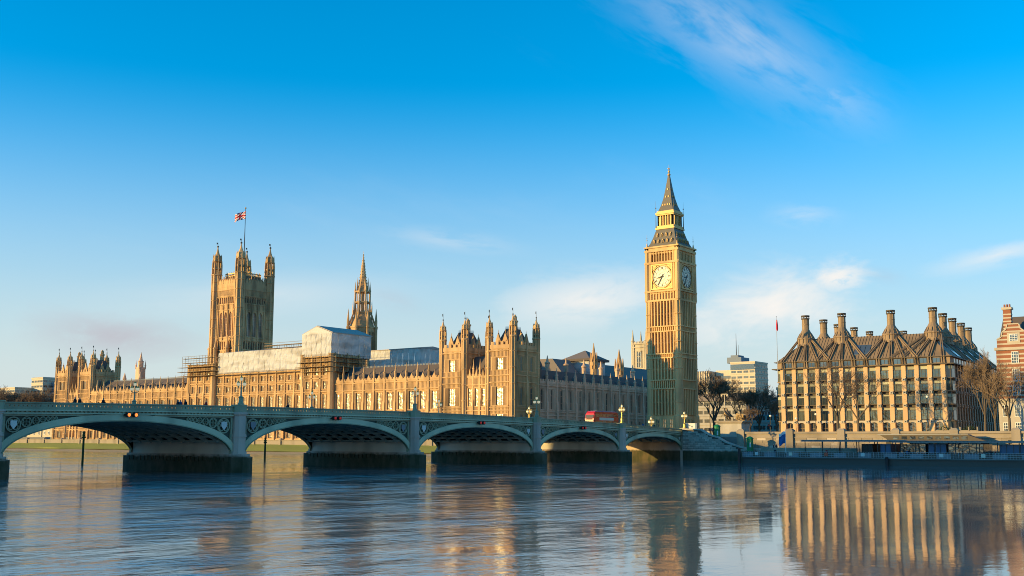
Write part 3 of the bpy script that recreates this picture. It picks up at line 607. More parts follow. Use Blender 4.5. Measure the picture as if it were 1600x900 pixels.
for k, e in enumerate(EDGE):
    if k in (0, 7): continue
    po = MB()      # cutwater foundation, dark with weed
    po.prismz([(e - 1.9, -BW - 1.2), (e, -BW - 3.2), (e + 1.9, -BW - 1.2), (e + 1.9, 1.0), (e + .9, 2.4), (e - .9, 2.4), (e - 1.9, 1.0)], -2, 2.35)
    po.prismz([(e - 1.55, -BW - .8), (e + 1.55, -BW - .8), (e + 1.55, .8), (e + .8, 1.9), (e - .8, 1.9), (e - 1.55, .8)], 2.35, 2.75)
    p_ = part('pier', po, 'granite', br)
    s_ = MB()
    for i2 in range(26): s_.box(e + 1.9, -BW + i2, 1.75 + random.uniform(-.2, .1), e + 2.06, -BW + i2 + .8, 2.38); s_.box(e - 2.06, -BW + i2, 1.75 + random.uniform(-.2, .1), e - 1.9, -BW + i2 + .8, 2.38)
    sub('fender', s_.mesh('fender', 'granite'), p_, Vector(BASE[br.name]) * 0)
    s_ = MB(); s_.box(e - 1.18, -BW + .05, 2.6, e + 1.18, -.05, 4.5); part('pier_flank', s_, 'granite_flank', br)
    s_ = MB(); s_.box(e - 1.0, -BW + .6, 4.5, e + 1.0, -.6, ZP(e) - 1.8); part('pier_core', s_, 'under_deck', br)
    for sg, y in ((1, 0.0), (-1, -BW)):
        s_ = MB()
        def oct(w_, d, z0, z1): s_.prismz([(e - w_, y - .4 * sg), (e - w_, y + d * .45 * sg), (e - w_ * .6, y + d * sg), (e + w_ * .6, y + d * sg), (e + w_, y + d * .45 * sg), (e + w_, y - .4 * sg)], z0, z1)
        z = ZP(e)
        oct(1.3, 1.15, 2.7, 3.1); oct(1.08, .95, 3.1, 5.3); oct(1.22, 1.08, 5.3, 5.5); oct(1.16, 1.02, 5.5, 5.75); oct(1.0, .9, 5.75, z - 1.4); oct(1.15, 1.0, z - 1.4, z - 1.2); oct(1.3, 1.12, z - 1.2, z - .95)
        part('pier_shaft', s_, 'granite', br)
        s_ = MB(); oct(1.12, .95, z - .95, z + .02); oct(1.22, 1.05, z + .02, z + .2); part('parapet_pier', s_, 'green_iron', br)
# abutment at the west end
a = MB(); a.box(-3.0, -BW - 1.5, -2, 1.15, -.02, 4.4); a.box(-3.0, -BW - 1.0, 4.4, .9, -.1, ZP(0) - 1.8); p_ = part('abutment', a, 'granite', br)
a = MB(); a.box(-.85, -.3, -2, .85, .9, 2.75); a.box(-.8, -.3, 2.75, .8, .75, ZP(0) - 1.2); a.box(-1.0, -.3, ZP(0) - 1.2, 1.0, .95, ZP(0) - .9); part('pier_shaft', a, 'granite', br)
a = MB(); a.box(-.85, -.4, ZP(0) - .9, .85, .8, ZP(0) + .1); a.box(-1, -.5, ZP(0) + .1, 1, .9, ZP(0) + .3); part('parapet_pier', a, 'green_iron', br)
# street running on from the bridge into the city
a = MB(); a.add([(-1.4, -.5, 6.62), (-1.4, -25, 6.62), (-60, -25, 5.90), (-60, -.5, 5.90)], [(0, 3, 2, 1)][::1]); a.add([(-60, -25, 5.9), (-60, -.5, 5.9), (-420, -.5, 5.9), (-420, -25, 5.9)], [(0, 1, 2, 3)]); 
a.box(-60, -25, 4.5, -1.4, -.5, 5.85)
struct('road', a, 'asphalt')
# ================================================================ clock tower
BX, BY, BH = -79.13, -45.89, 5.55
ct = thing('clock_tower', 'tall golden gothic clock tower with pointed iron spire beside the bridge', 'clock tower', (BX, BY, 5.8))
def tower_part(name, mb, mats, k=0, smooth=False): return put(name, mb if not isinstance(mb, MB) else mb.mesh(name, mats, smooth), ct, (BX, BY, 0), k * math.pi / 2)
a = MB(); a.box(-BH, -BH, 4, BH, BH, 52.2); tower_part('shaft', a, 'clock_stone')
a = MB(); a.box(-BH - .55, -BH - .55, 4, BH + .55, BH + .55, 8.4); a.box(-BH - .35, -BH - .35, 8.4, BH + .35, BH + .35, 13.2); tower_part('plinth', a, 'clock_stone')
STG = [(13.4, 22.2), (25.2, 32.6), (34.1, 41.6), (43.4, 52.0)]
BND = [(22.2, 25.2), (32.6, 34.1), (41.6, 43.4)]
for sx in (-1, 1):
    for sy in (-1, 1):
        a = MB(); x, y = sx * (BH - .25), sy * (BH - .25)
        a.lathe(0, 0, [(1.75, 4), (1.75, 13), (1.45, 13.6), (1.45, 25), (1.25, 25.4), (1.25, 52)], 8)
        for i in range(8):
            t = math.pi / 8 + i * math.pi / 4; r = 1.25; a.lathe(r * math.cos(t), r * math.sin(t), [(.16, 13), (.16, 52)], 4)
        for z0, z1 in BND:
            a.lathe(0, 0, [(1.3, z0 - .1), (1.5, z0), (1.5, z0 + .3), (1.3, z0 + .4)], 8); a.lathe(0, 0, [(1.3, z1 - .4), (1.5, z1 - .3), (1.5, z1), (1.3, z1 + .1)], 8)
        for z in (9.0, 13.2, 17.5, 29, 38, 47.5): a.lathe(0, 0, [(1.3, z - .1), (1.55, z), (1.55, z + .2), (1.3, z + .3)], 8)
        put('corner_buttress', a.mesh('corner_buttress', 'clock_stone'), ct, (BX + x, BY + y, 0))
# one face, shared by all four sides
F_ = -BH
a = MB(); slits = []
for z0, z1 in STG:
    n = 7
    for i in range(n + 1):
        u = -4.2 + 8.4 * i / n; wd = .38
        a.box(u - wd / 2, F_ - .95, z0, u + wd / 2, F_, z1)
    for i in range(n):
        u = -4.2 + 8.4 * (i + .5) / n; h = 8.4 / n / 2
        a.prism([(u - h, z1), (u - h, z1 - 1.1), (u, z1 - .25)], F_ - .42, F_); a.prism([(u + h, z1 - 1.1), (u + h, z1), (u, z1 - .25)], F_ - .42, F_)
        a.box(u - h, F_ - .3, z0 + (z1 - z0) * .46, u + h, F_, z0 + (z1 - z0) * .46 + .5)
        a.box(u - .07, F_ - .32, z0, u + .07, F_, z1 - .4)
        if i in (1, 2, 4, 5) : slits.append((u, z0 + .8, (z1 - z0) * .36)); slits.append((u, z0 + (z1 - z0) * .55, (z1 - z0) * .3))
for z0, z1 in BND:
    a.box(-BH, F_ - 1.1, z0 - .14, BH, F_, z0 + .24); a.box(-BH, F_ - 1.1, z1 - .24, BH, F_, z1 + .14)
    n = 12
    for i in range(n + 1): u = -4.5 + 9 * i / n; a.box(u - .16, F_ - .8, z0 + .2, u + .16, F_, z1 - .2)
    if z1 - z0 > 2:
        for i in range(n): u = -4.5 + 9 * (i + .5) / n; a.prism([(u - .26, z1 - .2), (u + .26, z1 - .2), (u + .26, z1 - .7), (u, z1 - .35), (u - .26, z1 - .7)], F_ - .4, F_)
face = a.mesh('face_tracery', 'clock_stone')
a = MB()      # arcade under the clock, clock stage piers, belfry arcade
a.box(-6.3, -6.55, 52.0, 6.3, -5, 52.6); a.box(-6.45, -6.75, 55.0, 6.45, -5, 55.5)
for i in range(9):
    u = -4.4 + 8.8 * i / 8; a.box(u - .2, -6.35, 52.6, u + .2, -5.5, 55.0)
for i in range(8):
    u = -4.4 + 8.8 * (i + .5) / 8; a.prism([(u - .4, 55.0), (u - .4, 54.1), (u, 54.8)], -6.25, -5.5); a.prism([(u + .4, 54.1), (u + .4, 55.0), (u, 54.8)], -6.25, -5.5)
a.box(-6.4, -6.7, 64.2, 6.4, -5, 64.9)
for i in range(9):
    u = -4.3 + 8.6 * i / 8; a.box(u - .17, -6.2, 64.9, u + .17, -5.4, 68.2)
for i in range(8):
    u = -4.3 + 8.6 * (i + .5) / 8; a.prism([(u - .38, 68.2), (u - .38, 67.2), (u, 67.9)], -6.1, -5.4); a.prism([(u + .38, 67.2), (u + .38, 68.2), (u, 67.9)], -6.1, -5.4)
a.box(-6.5, -6.6, 68.2, 6.5, -5, 68.9); a.box(-6.35, -6.35, 68.9, 6.35, -5, 69.5); a.box(-6.6, -6.75, 69.5, 6.6, -5, 70.0)
for s_ in (-1, 1): a.box(s_ * 4.25, -6.3, 55.5, s_ * 4.9, -5, 64.2); a.box(s_ * 4.35, -6.1, 64.9, s_ * 5.9, -5, 68.2)
arc = a.mesh('belfry_arcade', 'clock_stone')
def frame_mesh():
    a = MB(); o_, i_ = 4.15, 3.75
    for b in ((-o_, 60 - o_, o_, 60 - i_), (-o_, 60 + i_, o_, 60 + o_), (-o_, 60 - i_, -i_, 60 + i_), (i_, 60 - i_, o_, 60 + i_)): a.box(b[0], -6.42, b[1], b[2], -5.6, b[3])
    for sx in (-1, 1):
        for sz in (-1, 1):
            a.prism([(sx * 3.75, 60 + sz * 3.75), (sx * 2.0, 60 + sz * 3.75), (sx * 2.75, 60 + sz * 2.75), (sx * 3.75, 60 + sz * 2.0)], -6.18, -5.9)
            flat_ring(a, sx * 3.1, 60 + sz * 3.1, .42, .14, -6.24, -6.1, 10)
    flat_ring(a, 0, 60, 3.75, .2, -6.3, -5.9, 40)
    return a.mesh('clock_frame', 'gilt')
a = MB(); a.box(-3.8, -5.95, 56.2, 3.8, -5.7, 63.8); backm = a.mesh('clock_back', 'gilt')
a = MB()
vs = [(3.5 * math.cos(2 * math.pi * i / 48), -6.05, 60 + 3.5 * math.sin(2 * math.pi * i / 48)) for i in range(48)]
a.add(vs + [(x, -5.95, z) for x, y, z in vs], [tuple(range(48)), tuple(range(95, 47, -1))] + [(i, 48 + i, 48 + (i + 1) % 48, (i + 1) % 48) for i in range(48)]); dialm = a.mesh('dial', 'dial')
a = MB(); flat_ring(a, 0, 60, 3.55, .14, -6.12, -6.04, 48); flat_ring(a, 0, 60, 2.42, .06, -6.10, -6.04, 48); flat_ring(a, 0, 60, 3.12, .05, -6.10, -6.04, 48); flat_ring(a, 0, 60, 1.25, .05, -6.10, -6.04, 32)
for i in range(60):
    t = 2 * math.pi * i / 60; c, s = math.cos(t), math.sin(t); w_ = .07 if i % 5 == 0 else .035
    a.bar((3.12 * c, -6.08, 60 + 3.12 * s), (3.42 * c, -6.08, 60 + 3.42 * s), w_, .04, (0, 1, 0))
for i in range(24):
    t = 2 * math.pi * i / 24; c, s = math.cos(t), math.sin(t); a.bar((1.25 * c, -6.07, 60 + 1.25 * s), (2.4 * c, -6.07, 60 + 2.4 * s), .03, .03, (0, 1, 0))
ringm = a.mesh('minute_ring', 'dial_black')
nums = []
for k, tx in enumerate(('XII', 'I', 'II', 'III', 'IV', 'V', 'VI', 'VII', 'VIII', 'IX', 'X', 'XI')):
    a = MB(); wds = {'I': .13, 'V': .3, 'X': .32}; tot = sum(wds[c] for c in tx); t = math.pi / 2 - k * math.pi / 6
    rad = Vector((math.cos(t), 0, math.sin(t))); tan = Vector((math.sin(t), 0, -math.cos(t))); u = -tot / 2
    O = Vector((0, -6.09, 60))
    for c in tx:
        u0, u1 = u, u + wds[c]
        def seg(p, q_, wd): a.bar(O + rad * p[1] + tan * p[0], O + rad * q_[1] + tan * q_[0], wd, .04, (0, 1, 0))
        if c == 'I': seg(((u0 + u1) / 2, 2.48), ((u0 + u1) / 2, 3.06), .085)
        if c == 'V': seg((u0 + .04, 3.06), ((u0 + u1) / 2, 2.48), .085); seg((u1 - .04, 3.06), ((u0 + u1) / 2, 2.48), .05)
        if c == 'X': seg((u0 + .04, 3.06), (u1 - .04, 2.48), .085); seg((u1 - .04, 3.06), (u0 + .04, 2.48), .05)
        u = u1
    nums.append(a.mesh('numeral', 'dial_black'))
def hand(ang, L, w0, w1, tail):
    a = MB(); c, s = math.sin(ang), math.cos(ang); p = lambda r, o: (r * c + o * s, 60 + r * s - o * c)
    a.prism([p(-tail, w0 * .8), p(-tail, -w0 * .8), p(0, -w0), p(L * .7, -w1), p(L, 0), p(L * .7, w1), p(0, w0)], -6.30, -6.22); a.prism([p(.28 * math.cos(q_), .28 * math.sin(q_)) for q_ in [i * math.pi / 5 for i in range(10)]], -6.32, -6.2); return a
fm = frame_mesh(); hm = hand(R(8.58 * 30), 2.2, .2, .13, .5).mesh('hour_hand', 'dial_black'); mm = hand(R(35 * 6), 3.2, .14, .08, .9).mesh('minute_hand', 'dial_black')
sm = window_meshes(.5, 2.4, 1, 0, True, 'clock_stone', 'glass_dark', .06, .1)
for k in range(4):
    rz = k * math.pi / 2
    tower_part('face_tracery', face, None, k); tower_part('belfry_arcade', arc, None, k)
    tower_part('clock_back', backm, None, k)
    fo = tower_part('clock_frame', fm, None, k)
    do = tower_part('dial', dialm, None, k); sub('minute_ring', ringm, do)
    for nm in nums: sub('numeral', nm, do)
    sub('hour_hand', hm, do); sub('minute_hand', mm, do)
    for (u, z, h) in slits:
        wm, gm_ = window_meshes(.55, round(h, 2), 1, 0, False, 'clock_stone', 'glass_dark', .06, .1)
        x, y = rotp(BX, BY, rz, u, F_ - .02); o = put('window', wm, ct, (x, y, z), rz); sub('pane', gm_, o)
    for u in (-2.6, 0, 2.6):
        x, y = rotp(BX, BY, rz, u, -BH - .38); window(ct, (x, y, 9.0), rz, 1.3, 3.2, 2, 1, True, 'clock_stone', 'glass_dark')
a = MB(); a.box(-5.9, -5.9, 52.2, 5.9, 5.9, 64.6); tower_part('clock_stage', a, 'clock_stone')
a = MB(); a.box(-5.0, -5.0, 64.6, 5.0, 5.0, 69.8); tower_part('belfry', a, 'bronze_dark')
for sx in (-1, 1):
    for sy in (-1, 1):
        a = MB(); a.lathe(0, 0, [(.95, 52.4), (.95, 55), (1.05, 55.2), (.9, 55.5), (.9, 64.3), (1.05, 64.5), (.75, 65), (.75, 68.6), (.6, 69.0), (.25, 70.6), (.12, 71.4)], 8)
        a.tube((0, 0, 71), (0, 0, 74.2), .07, .03, 5); a.ball((0, 0, 72.4), .2, 6, 4); a.box(-.28, -.03, 73.0, .28, .03, 73.1)
        o = put('corner_pinnacle', a.mesh('corner_pinnacle', 'clock_stone'), ct, (BX + sx * 5.85, BY + sy * 5.85, 0))
# lower roof, lantern and spire
prof = [(5.75, 70.0), (5.0, 71.4), (4.3, 73.2), (3.75, 75.0), (3.35, 76.2)]
a = MB(); a.lathe(0, 0, [(r * 1.4142, z) for r, z in prof], 4); tower_part('lower_roof', a, 'iron_roof')
for k in range(4):
    for j, (zz_, n_, r_) in enumerate(((71.2, 5, 5.15), (73.4, 4, 4.25))):
        for i in range(n_):
            u = (i - (n_ - 1) / 2) * 1.7; a = MB(); a.prism([(u - .3, zz_), (u + .3, zz_), (u + .3, zz_ + .7), (u, zz_ + 1.3), (u - .3, zz_ + .7)], -r_ - .2, -r_ + 1.0)
            d_ = tower_part('dormer', a, 'gilt', k); b = MB(); b.prism([(u - .19, zz_), (u + .19, zz_), (u + .19, zz_ + .65), (u, zz_ + 1.0), (u - .19, zz_ + .65)], -r_ - .25, -r_ - .17); sub('louvre', b.mesh('louvre', 'dial_black'), d_)
a = MB()
for z0, z1, r in ((76.0, 76.5, 3.75), (76.5, 77.2, 3.45), (80.6, 81.0, 3.4), (81.0, 81.5, 3.65), (81.5, 82.1, 3.3)): a.box(-r, -r, z0, r, r, z1)
a.box(-2.2, -2.2, 77.2, 2.2, 2.2, 80.6, 0)
for k in range(4):
    for i in range(7):
        u = -2.9 + 5.8 * i / 6; p = rotp(0, 0, k * math.pi / 2, u, -2.9); a.box(p[0] - .17, p[1] - .17, 77.2, p[0] + .17, p[1] + .17, 80.6)
tower_part('lantern', a, 'gilt')
a = MB(); a.box(-2.25, -2.25, 77.2, 2.25, 2.25, 80.6); tower_part('lantern_core', a, 'bronze_dark')
for sx in (-1, 1):
    for sy in (-1, 1):
        a = MB(); a.tube((sx * 3.5, sy * 3.5, 76.5), (sx * 3.5, sy * 3.5, 82.8), .16, .05, 6); a.tube((sx * 3.5, sy * 3.5, 82.8), (sx * 3.5, sy * 3.5, 85.5), .05, .02, 4); a.ball((sx * 3.5, sy * 3.5, 83.2), .22, 6, 4); tower_part('lantern_pinnacle', a, 'iron_roof')
sp = [(2.95, 82.1), (2.15, 84.2), (1.55, 86.5), (1.05, 89.2), (.6, 92.2), (.26, 94.6)]
a = MB(); a.lathe(0, 0, [(r * 1.4142, z) for r, z in sp], 4); so = tower_part('spire', a, 'iron_roof')
a = MB()
for k in range(4):
    for zz_, r, us in ((84.0, 2.2, (-1.3, -.45, .45, 1.3)), (86.8, 1.5, (-.5, .5)), (89.3, 1.02, (0,))):
        for u in us:
            p = rotp(0, 0, k * math.pi / 2, u, -r); a.box(p[0] - .17, p[1] - .17, zz_, p[0] + .17, p[1] + .17, zz_ + .55)
sub('lucarne', a.mesh('lucarne', 'gilt'), so)
a = MB(); a.lathe(0, 0, [(.5, 94.4), (.62, 94.7), (.3, 95.0), (.16, 95.3)], 8); a.ball((0, 0, 95.7), .42, 8, 5); a.tube((0, 0, 96), (0, 0, 98.0), .08, .03, 5); a.box(-.5, -.05, 96.7, .5, .05, 96.85); a.box(-.05, -.5, 96.7, .05, .5, 96.85)
a.lathe(0, 0, [(.1, 96.1), (.4, 96.3), (.1, 96.5)], 8); tower_part('finial', a, 'gilt')
# the upper stages stand a little taller than first drawn
done_ = set()
for o in ct.children_recursive:
    me = o.data
    if me is None or me.name in done_: continue
    done_.add(me.name)
    for v in me.vertices:
        if v.co.z > 52: v.co.z = 52 + (v.co.z - 52) * 1.065
# ================================================================ palace, river front
PE = -26.2
GZ = 3.6
EAST = R(90); NORTH = R(180)
WF = [(5.5, 8.6, 1.9, 2, 0, False), (10.4, 13.0, 2.1, 3, 0, False), (15.3, 21.5, 2.3, 3, 2, True)]
STR = [4.9, 9.3, 14.2, 22.3, 24.9]
def river_range(name, label, y0, y1, nb, zt, floors, strings, depth, roof, pin=5.4, gable=1.9):
    th = thing(name, label, 'building', (PE, (y0 + y1) / 2, GZ)); L = y1 - y0
    a = MB(); a.box(PE - depth, y0 + .02, GZ, PE, y1 - .02, zt); part('wall', a, 'stone', th)
    facade(th, PE, y0, EAST, nb, L / nb, GZ, zt, floors, strings, pin, gable=gable)
    if roof:
        a = MB(); x0, x1 = PE - depth, PE - .6; c = (x0 + x1) / 2
        a.prism([(x0 + .5, zt - .2), (x1 - .4, zt - .2), (c + .5, zt + roof), (c - .5, zt + roof)], y0, y1); ro = part('roof', a, 'slate', th)
        b = MB(); y = y0 + .3
        while y < y1: b.box(c - .06, y, zt + roof, c + .06, y + .35, zt + roof + .55); y += .7
        sub('ridge_crest', b.mesh('ridge_crest', 'lead'), ro)
        for i in range(nb):
            y = y0 + L / nb * (i + .5)
            b = MB(); b.prismx([(y - .7, zt + 1.0), (y + .7, zt + 1.0), (y + .7, zt + 1.9), (y, zt + 2.9), (y - .7, zt + 1.9)], c + 1.0, x1 - 1.4); sub('dormer', b.mesh('dormer', 'slate'), ro)
    return th
river_range('palace_range', 'sunlit river range of pinnacled bays between twin-towered pavilion and white-wrapped tower', -156, -104.6, 10, 25.4, WF, STR, 14, 5.5)
river_range('palace_range', 'distant sunlit river range of pinnacled bays left of the scaffolded tower', -314, -240.4, 14, 25.4, WF, STR, 14, 5.5)
CF = WF + [(23.3, 25.6, 1.9, 3, 0, False), (27.2, 29.3, 1.7, 3, 0, False)]
river_range('palace_range', 'tall central river range under the long white roof wrapping', -224.2, -171.8, 10, 30.6, CF, STR[:4] + [26.3, 30.2], 18, 0, 1.2, 0)
def stair_tower(name, label, y0, y1, zt):
    th = thing(name, label, 'building', (PE, (y0 + y1) / 2, GZ))
    a = MB(); a.box(PE - 14, y0, GZ, PE + 1.2, y1, zt); part('wall', a, 'stone', th)
    n = 3; facade(th, PE + 1.2, y0 + 1.0, EAST, n, (y1 - y0 - 2.0) / n, GZ, zt, [(5.5, 8.6, 1.7, 2, 0, False), (10.4, 13.0, 1.9, 3, 0, False), (15.3, 21.5, 1.9, 3, 2, True), (23.3, 26.2, 1.7, 2, 0, False), (28.4, 32.0, 1.8, 2, 1, True)], [4.9, 9.3, 14.2, 22.3, 27.2], 1.0, gable=0)
    facade(th, PE, y1, NORTH, 2, 6.0, 25, zt, [(28.4, 32.0, 1.8, 2, 1, True)], [27.2], 1.0, gable=0, dep=.3)
    for x, y in ((PE + 1.0, y0 + .4), (PE + 1.0, y1 - .4)):
        a = MB(); a.lathe(x, y, [(1.3, GZ), (1.3, zt + .8), (1.5, zt + .9), (1.5, zt + 1.3)], 8); part('corner_buttress', a, 'stone', th)
    return th
stair_tower('palace_tower', 'square river-front tower carrying the tall gabled white sheeted enclosure', -171.8, -156.0, 35.0)
stair_tower('palace_tower', 'square river-front tower ringed by scaffold platforms left of the white wrapping', -240.4, -224.2, 34.0)
# -------- end pavilions
def pavilion(label, y1, link_w, rev=False):
    """two turreted towers with a lower link; y1 = north end"""
    th = thing('palace_pavilion', label, 'building', (PE, y1 - 15, GZ)); T = 10.2; DEP = 13.4
    ys = [(y1 - T, y1), (y1 - 2 * T - link_w, y1 - T - link_w)]
    for (a0, a1) in ys:
        x0, x1 = PE - DEP, PE; zt = 34.2
        a = MB(); a.box(x0, a0, GZ, x1, a1, zt); part('wall', a, 'stone', th)
        fl = [(5.5, 8.6, 2.6, 3, 0, False), (10.2, 13.2, 2.8, 3, 0, False), (16.0, 22.0, 2.9, 3, 2, True), (27.4, 31.4, 2.5, 3, 1, True)]
        ss = [4.9, 9.3, 14.4, 15.4, 23.4, 25.6, 33.6]
        facade(th, PE, a0 + 1.2, EAST, 1, T - 2.4, GZ, zt, fl, ss, 0.1, gable=0, nrib=4, ends=(False, False), par=2.3)
        for k_ in (0,):
            facade(th, x1 - 1.2, a1, NORTH, 2, (DEP - 2.4) / 2, GZ, zt, [(5.5, 8.6, 1.7, 2, 0, False), (10.2, 13.2, 1.7, 2, 0, False), (16.0, 22.0, 1.8, 2, 2, True), (27.0, 32.0, 1.8, 2, 1, True)], ss, 0.1, gable=0, ends=(False, False), par=2.3, nrib=3)
        for bx0, by0, bx1, by1 in ((x0 - .2, a0 - .2, x0 + .2, a1), (x0, a0 - .2, x1, a0 + .2)):
            b = MB(); b.box(bx0, by0, zt, bx1, by1, zt + 1.6); part('parapet', b, 'stone', th)
        for x in (x0 + .3, x1 - .3):
            for y in (a0 + .3, a1 - .3): turret(th, x, y, 1.12, GZ, 37.6, 41.4, 45.0, 47.4)
        a = MB(); a.hip(x0 + 1.2, a0 + 1.2, zt - .3, x1 - 1.2, a1 - 1.2, 41.0, 3.4, 2.4); ro = part('roof', a, 'slate', th)
        b = MB()
        for i in range(9): y = a0 + 3.7 + (T - 7.4) * i / 8; b.tube((x1 - 4.6, y, 41), (x1 - 4.6, y, 41.9), .08, .03)
        for i in range(9): x = x0 + 4.6 + (DEP - 9.2) * i / 8; b.tube((x, a1 - 3.6, 41), (x, a1 - 3.6, 41.9), .08, .03)
        sub('ridge_crest', b.mesh('ridge_crest', 'lead'), ro)
        # carved stone dormer gables
        for sgn, (px, py, rz) in enumerate(((x1 - .4, (a0 + a1) / 2, EAST), ((x0 + x1) / 2, a1 - .4, NORTH))):
            for u in (-1.45, 1.45):
                b = MB(); b.prism([(u - 1.15, zt + .5), (u + 1.15, zt + .5), (u + 1.05, zt + 2.6), (u + .55, zt + 3.8), (u, zt + 5.2), (u - .55, zt + 3.8), (u - 1.05, zt + 2.6)], 0.1, .7)
                b.box(u - .5, -.1, zt + 1.3, u + .5, .2, zt + 2.8); b.tube((u, .4, zt + 5), (u, .4, zt + 6.3), .12, .03); part('gable', b, 'stone', th, (px, py, 0), rz)
        b = MB(); cx_, cy_ = (x0 + x1) / 2 - 1, (a0 + a1) / 2
        b.lathe(cx_, cy_, [(.9, 39), (.9, 43.3), (1.15, 43.5), (1.15, 43.9), (.7, 44.1), (.7, 45.2), (.2, 46.0)], 8); part('chimney', b, 'stone', th)
    (s0, s1), (n0, n1) = (ys[1], ys[0])
    a = MB(); a.box(PE - 11, s1, GZ, PE - .6, n0, 25.0); part('wall', a, 'stone', th)
    facade(th, PE - .6, s1 + .7, EAST, 3, (n0 - s1 - 1.4) / 3, GZ, 25.2, [(5.5, 8.6, 1.3, 2, 0, False), (10.2, 13.0, 1.3, 2, 0, False), (15.8, 21.8, 1.4, 2, 2, True)], [4.9, 9.3, 14.4, 22.8], 5.6, .7, .8, gable=2.6, ends=(False, False))
    a = MB(); a.prism([(PE - 11, 25), (PE - 1.2, 25), (PE - 5, 32.5), (PE - 7, 32.5)], s1, n0); part('roof', a, 'slate', th)
    return th
pavilion('golden twin-towered pavilion with turrets where river front meets shaded north wing', -74.3, 9.8)
pavilion('far twin-towered pavilion with turrets at left end of the palace', -314.0, 9.0)
# -------- shaded north wing behind the bus
NWY = -75.2
nw = thing('palace_north_wing', 'long shaded palace wing behind the red bus and bridge lamps', 'building', (-75, NWY, 5.8))
a = MB(); a.box(-121.0, NWY - 13, 5, PE - 13.5, NWY, 23.6); part('wall', a, 'stone_shade_lift', nw)
facade(nw, PE - 13.6, NWY, NORTH, 14, 5.75, 5, 23.6, [(7.0, 12.0, 1.5, 2, 1, False), (15.0, 22.0, 1.6, 2, 2, True)], [13.1, 14.3, 23.0], 4.6, 1.05, .9, m='stone_shade_lift', gm='glass_dark', gable=0, nrib=3, par=1.5)
a = MB(); a.prismx([(NWY - 13, 23.4), (NWY - .8, 23.4), (NWY - 4.4, 28.6), (NWY - 8.6, 28.6)], -121, PE - 14); ro = part('roof', a, 'slate', nw)
for i in range(14):
    x = PE - 13.6 - 5.75 * (i + .5)
    b = MB(); b.prism([(x - .6, 24.6), (x + .6, 24.6), (x + .6, 25.6), (x, 26.6), (x - .6, 25.6)], NWY - 4, NWY - 1.0); sub('dormer', b.mesh('dormer', 'slate_blue'), ro)
for i in range(7):
    x = PE - 18 - 11.5 * i; b = MB(); b.lathe(x, NWY - 6.5, [(.8, 27.5), (.8, 31), (1.0, 31.2), (1.0, 31.6), (.5, 31.9), (.1, 34.0)], 8); part('ventilator', b, 'stone_shade_lift', nw)
for x, y, z in ((-43.5, -78.0, 35.5), (-46.2, -79, 33.5), (-40.5, -80, 33.5)):
    b = MB(); b.lathe(x, y, [(1.3, 26), (1.3, 29.5), (1.6, 29.7), (1.4, 30.5), (.8, 31.6), (.35, 33), (.08, z)], 8); part('ventilator', b, 'slate', nw)
# octagonal stone stair turret and lit pinnacle above the north wing
for nm, x, y, r, z0, z1, lab in (('stair_turret', -113.5, -88, 1.6, 20, 40.5, 'clustered stone stair turret on the roof just left of the clock tower'), ('roof_pinnacle', -99.0, -90.5, 1.3, 22, 42.0, 'single sunlit stone pinnacle standing before the pyramid-roofed white box')):
    th = thing(nm, lab, 'turret', (x, y, z0)); h = z1 - z0
    b = MB(); b.lathe(x, y, [(r, z0), (r, z0 + h * .55), (r * 1.2, z0 + h * .57), (r * 1.2, z0 + h * .62), (r * .8, z0 + h * .65)], 8); part('shaft', b, 'stone', th)
    b = MB(); b.lathe(x, y, [(r * .75, z0 + h * .64), (r * .5, z0 + h * .8), (r * .06, z1)], 8)
    for i in range(8): t = i * math.pi / 4; b.lathe(x + r * math.cos(t), y + r * math.sin(t), [(r * .2, z0 + h * .5), (r * .2, z0 + h * .68), (r * .03, z0 + h * .82)], 4)
    part('spirelet', b, 'stone', th)
# -------- great hall roof, and the white box with its pyramid roof
th = thing('hall_roof', 'long blue-grey slate hall roof behind the north wing', 'building', (-122, -105, 20))
a = MB(); a.box(-175, -118, 6, -98, -100, 29); part('wall', a, 'stone_shade_lift', th)
a = MB(); a.prismx([(-119, 28.8), (-99, 28.8), (-109, 36.4)], -176, -104); part('roof', a, 'slate_blue', th)
a = MB(); a.prismx([(-119, 28.8), (-99, 28.8), (-105, 36.2), (-113, 36.2)], -104, -92); part('roof', a, 'slate_blue', th)
th = thing('temporary_roof', 'white boxed enclosure with dark pyramid roof above the hall', 'building', (-112, -104, 28))
a = MB(); a.box(-119, -109, 28, -107, -98, 36.0); part('wall', a, 'sheeting', th)
a = MB(); a.box(-120.3, -110.3, 36.0, -105.7, -96.7, 36.9); part('eave', a, 'slate', th)
a = MB(); a.hip(-120, -110, 36.9, -106, -97, 40.6, 6.8, 6.3); part('roof', a, 'slate_blue', th)
# ================================================================ white sheeting and scaffolds over the river front
def sheet_panels(th, x0, y0, x1, y1, z0, z1, pitch=3.1):
    """shrink-wrap sheeting in separate taut panels on one vertical plane, edges at (x0,y0)-(x1,y1)"""
    L = math.hypot(x1 - x0, y1 - y0); n = max(1, round(L / pitch)); rz = math.atan2(y1 - y0, x1 - x0)
    for i in range(n):
        mb = MB(); u0 = L * i / n + .03; u1 = L * (i + 1) / n - .03; nz_ = 7; vs = []; fs = []
        for j in range(nz_ + 1):
            for k in range(5):
                s, t = k / 4, j / nz_; bul = .22 * math.sin(math.pi * s) * (0.5 + .5 * math.sin(j * 2.1 + i)) + random.uniform(-.09, .09)
                vs.append((u0 + (u1 - u0) * s, -bul, z0 + (z1 - z0) * t))
        for j in range(nz_):
            for k in range(4): q_ = j * 5 + k; fs.append((q_, q_ + 1, q_ + 6, q_ + 5))
        mb.add(vs, fs); part('sheet', mb, 'sheeting', th, (x0, y0, 0), rz)
WE = PE + .9
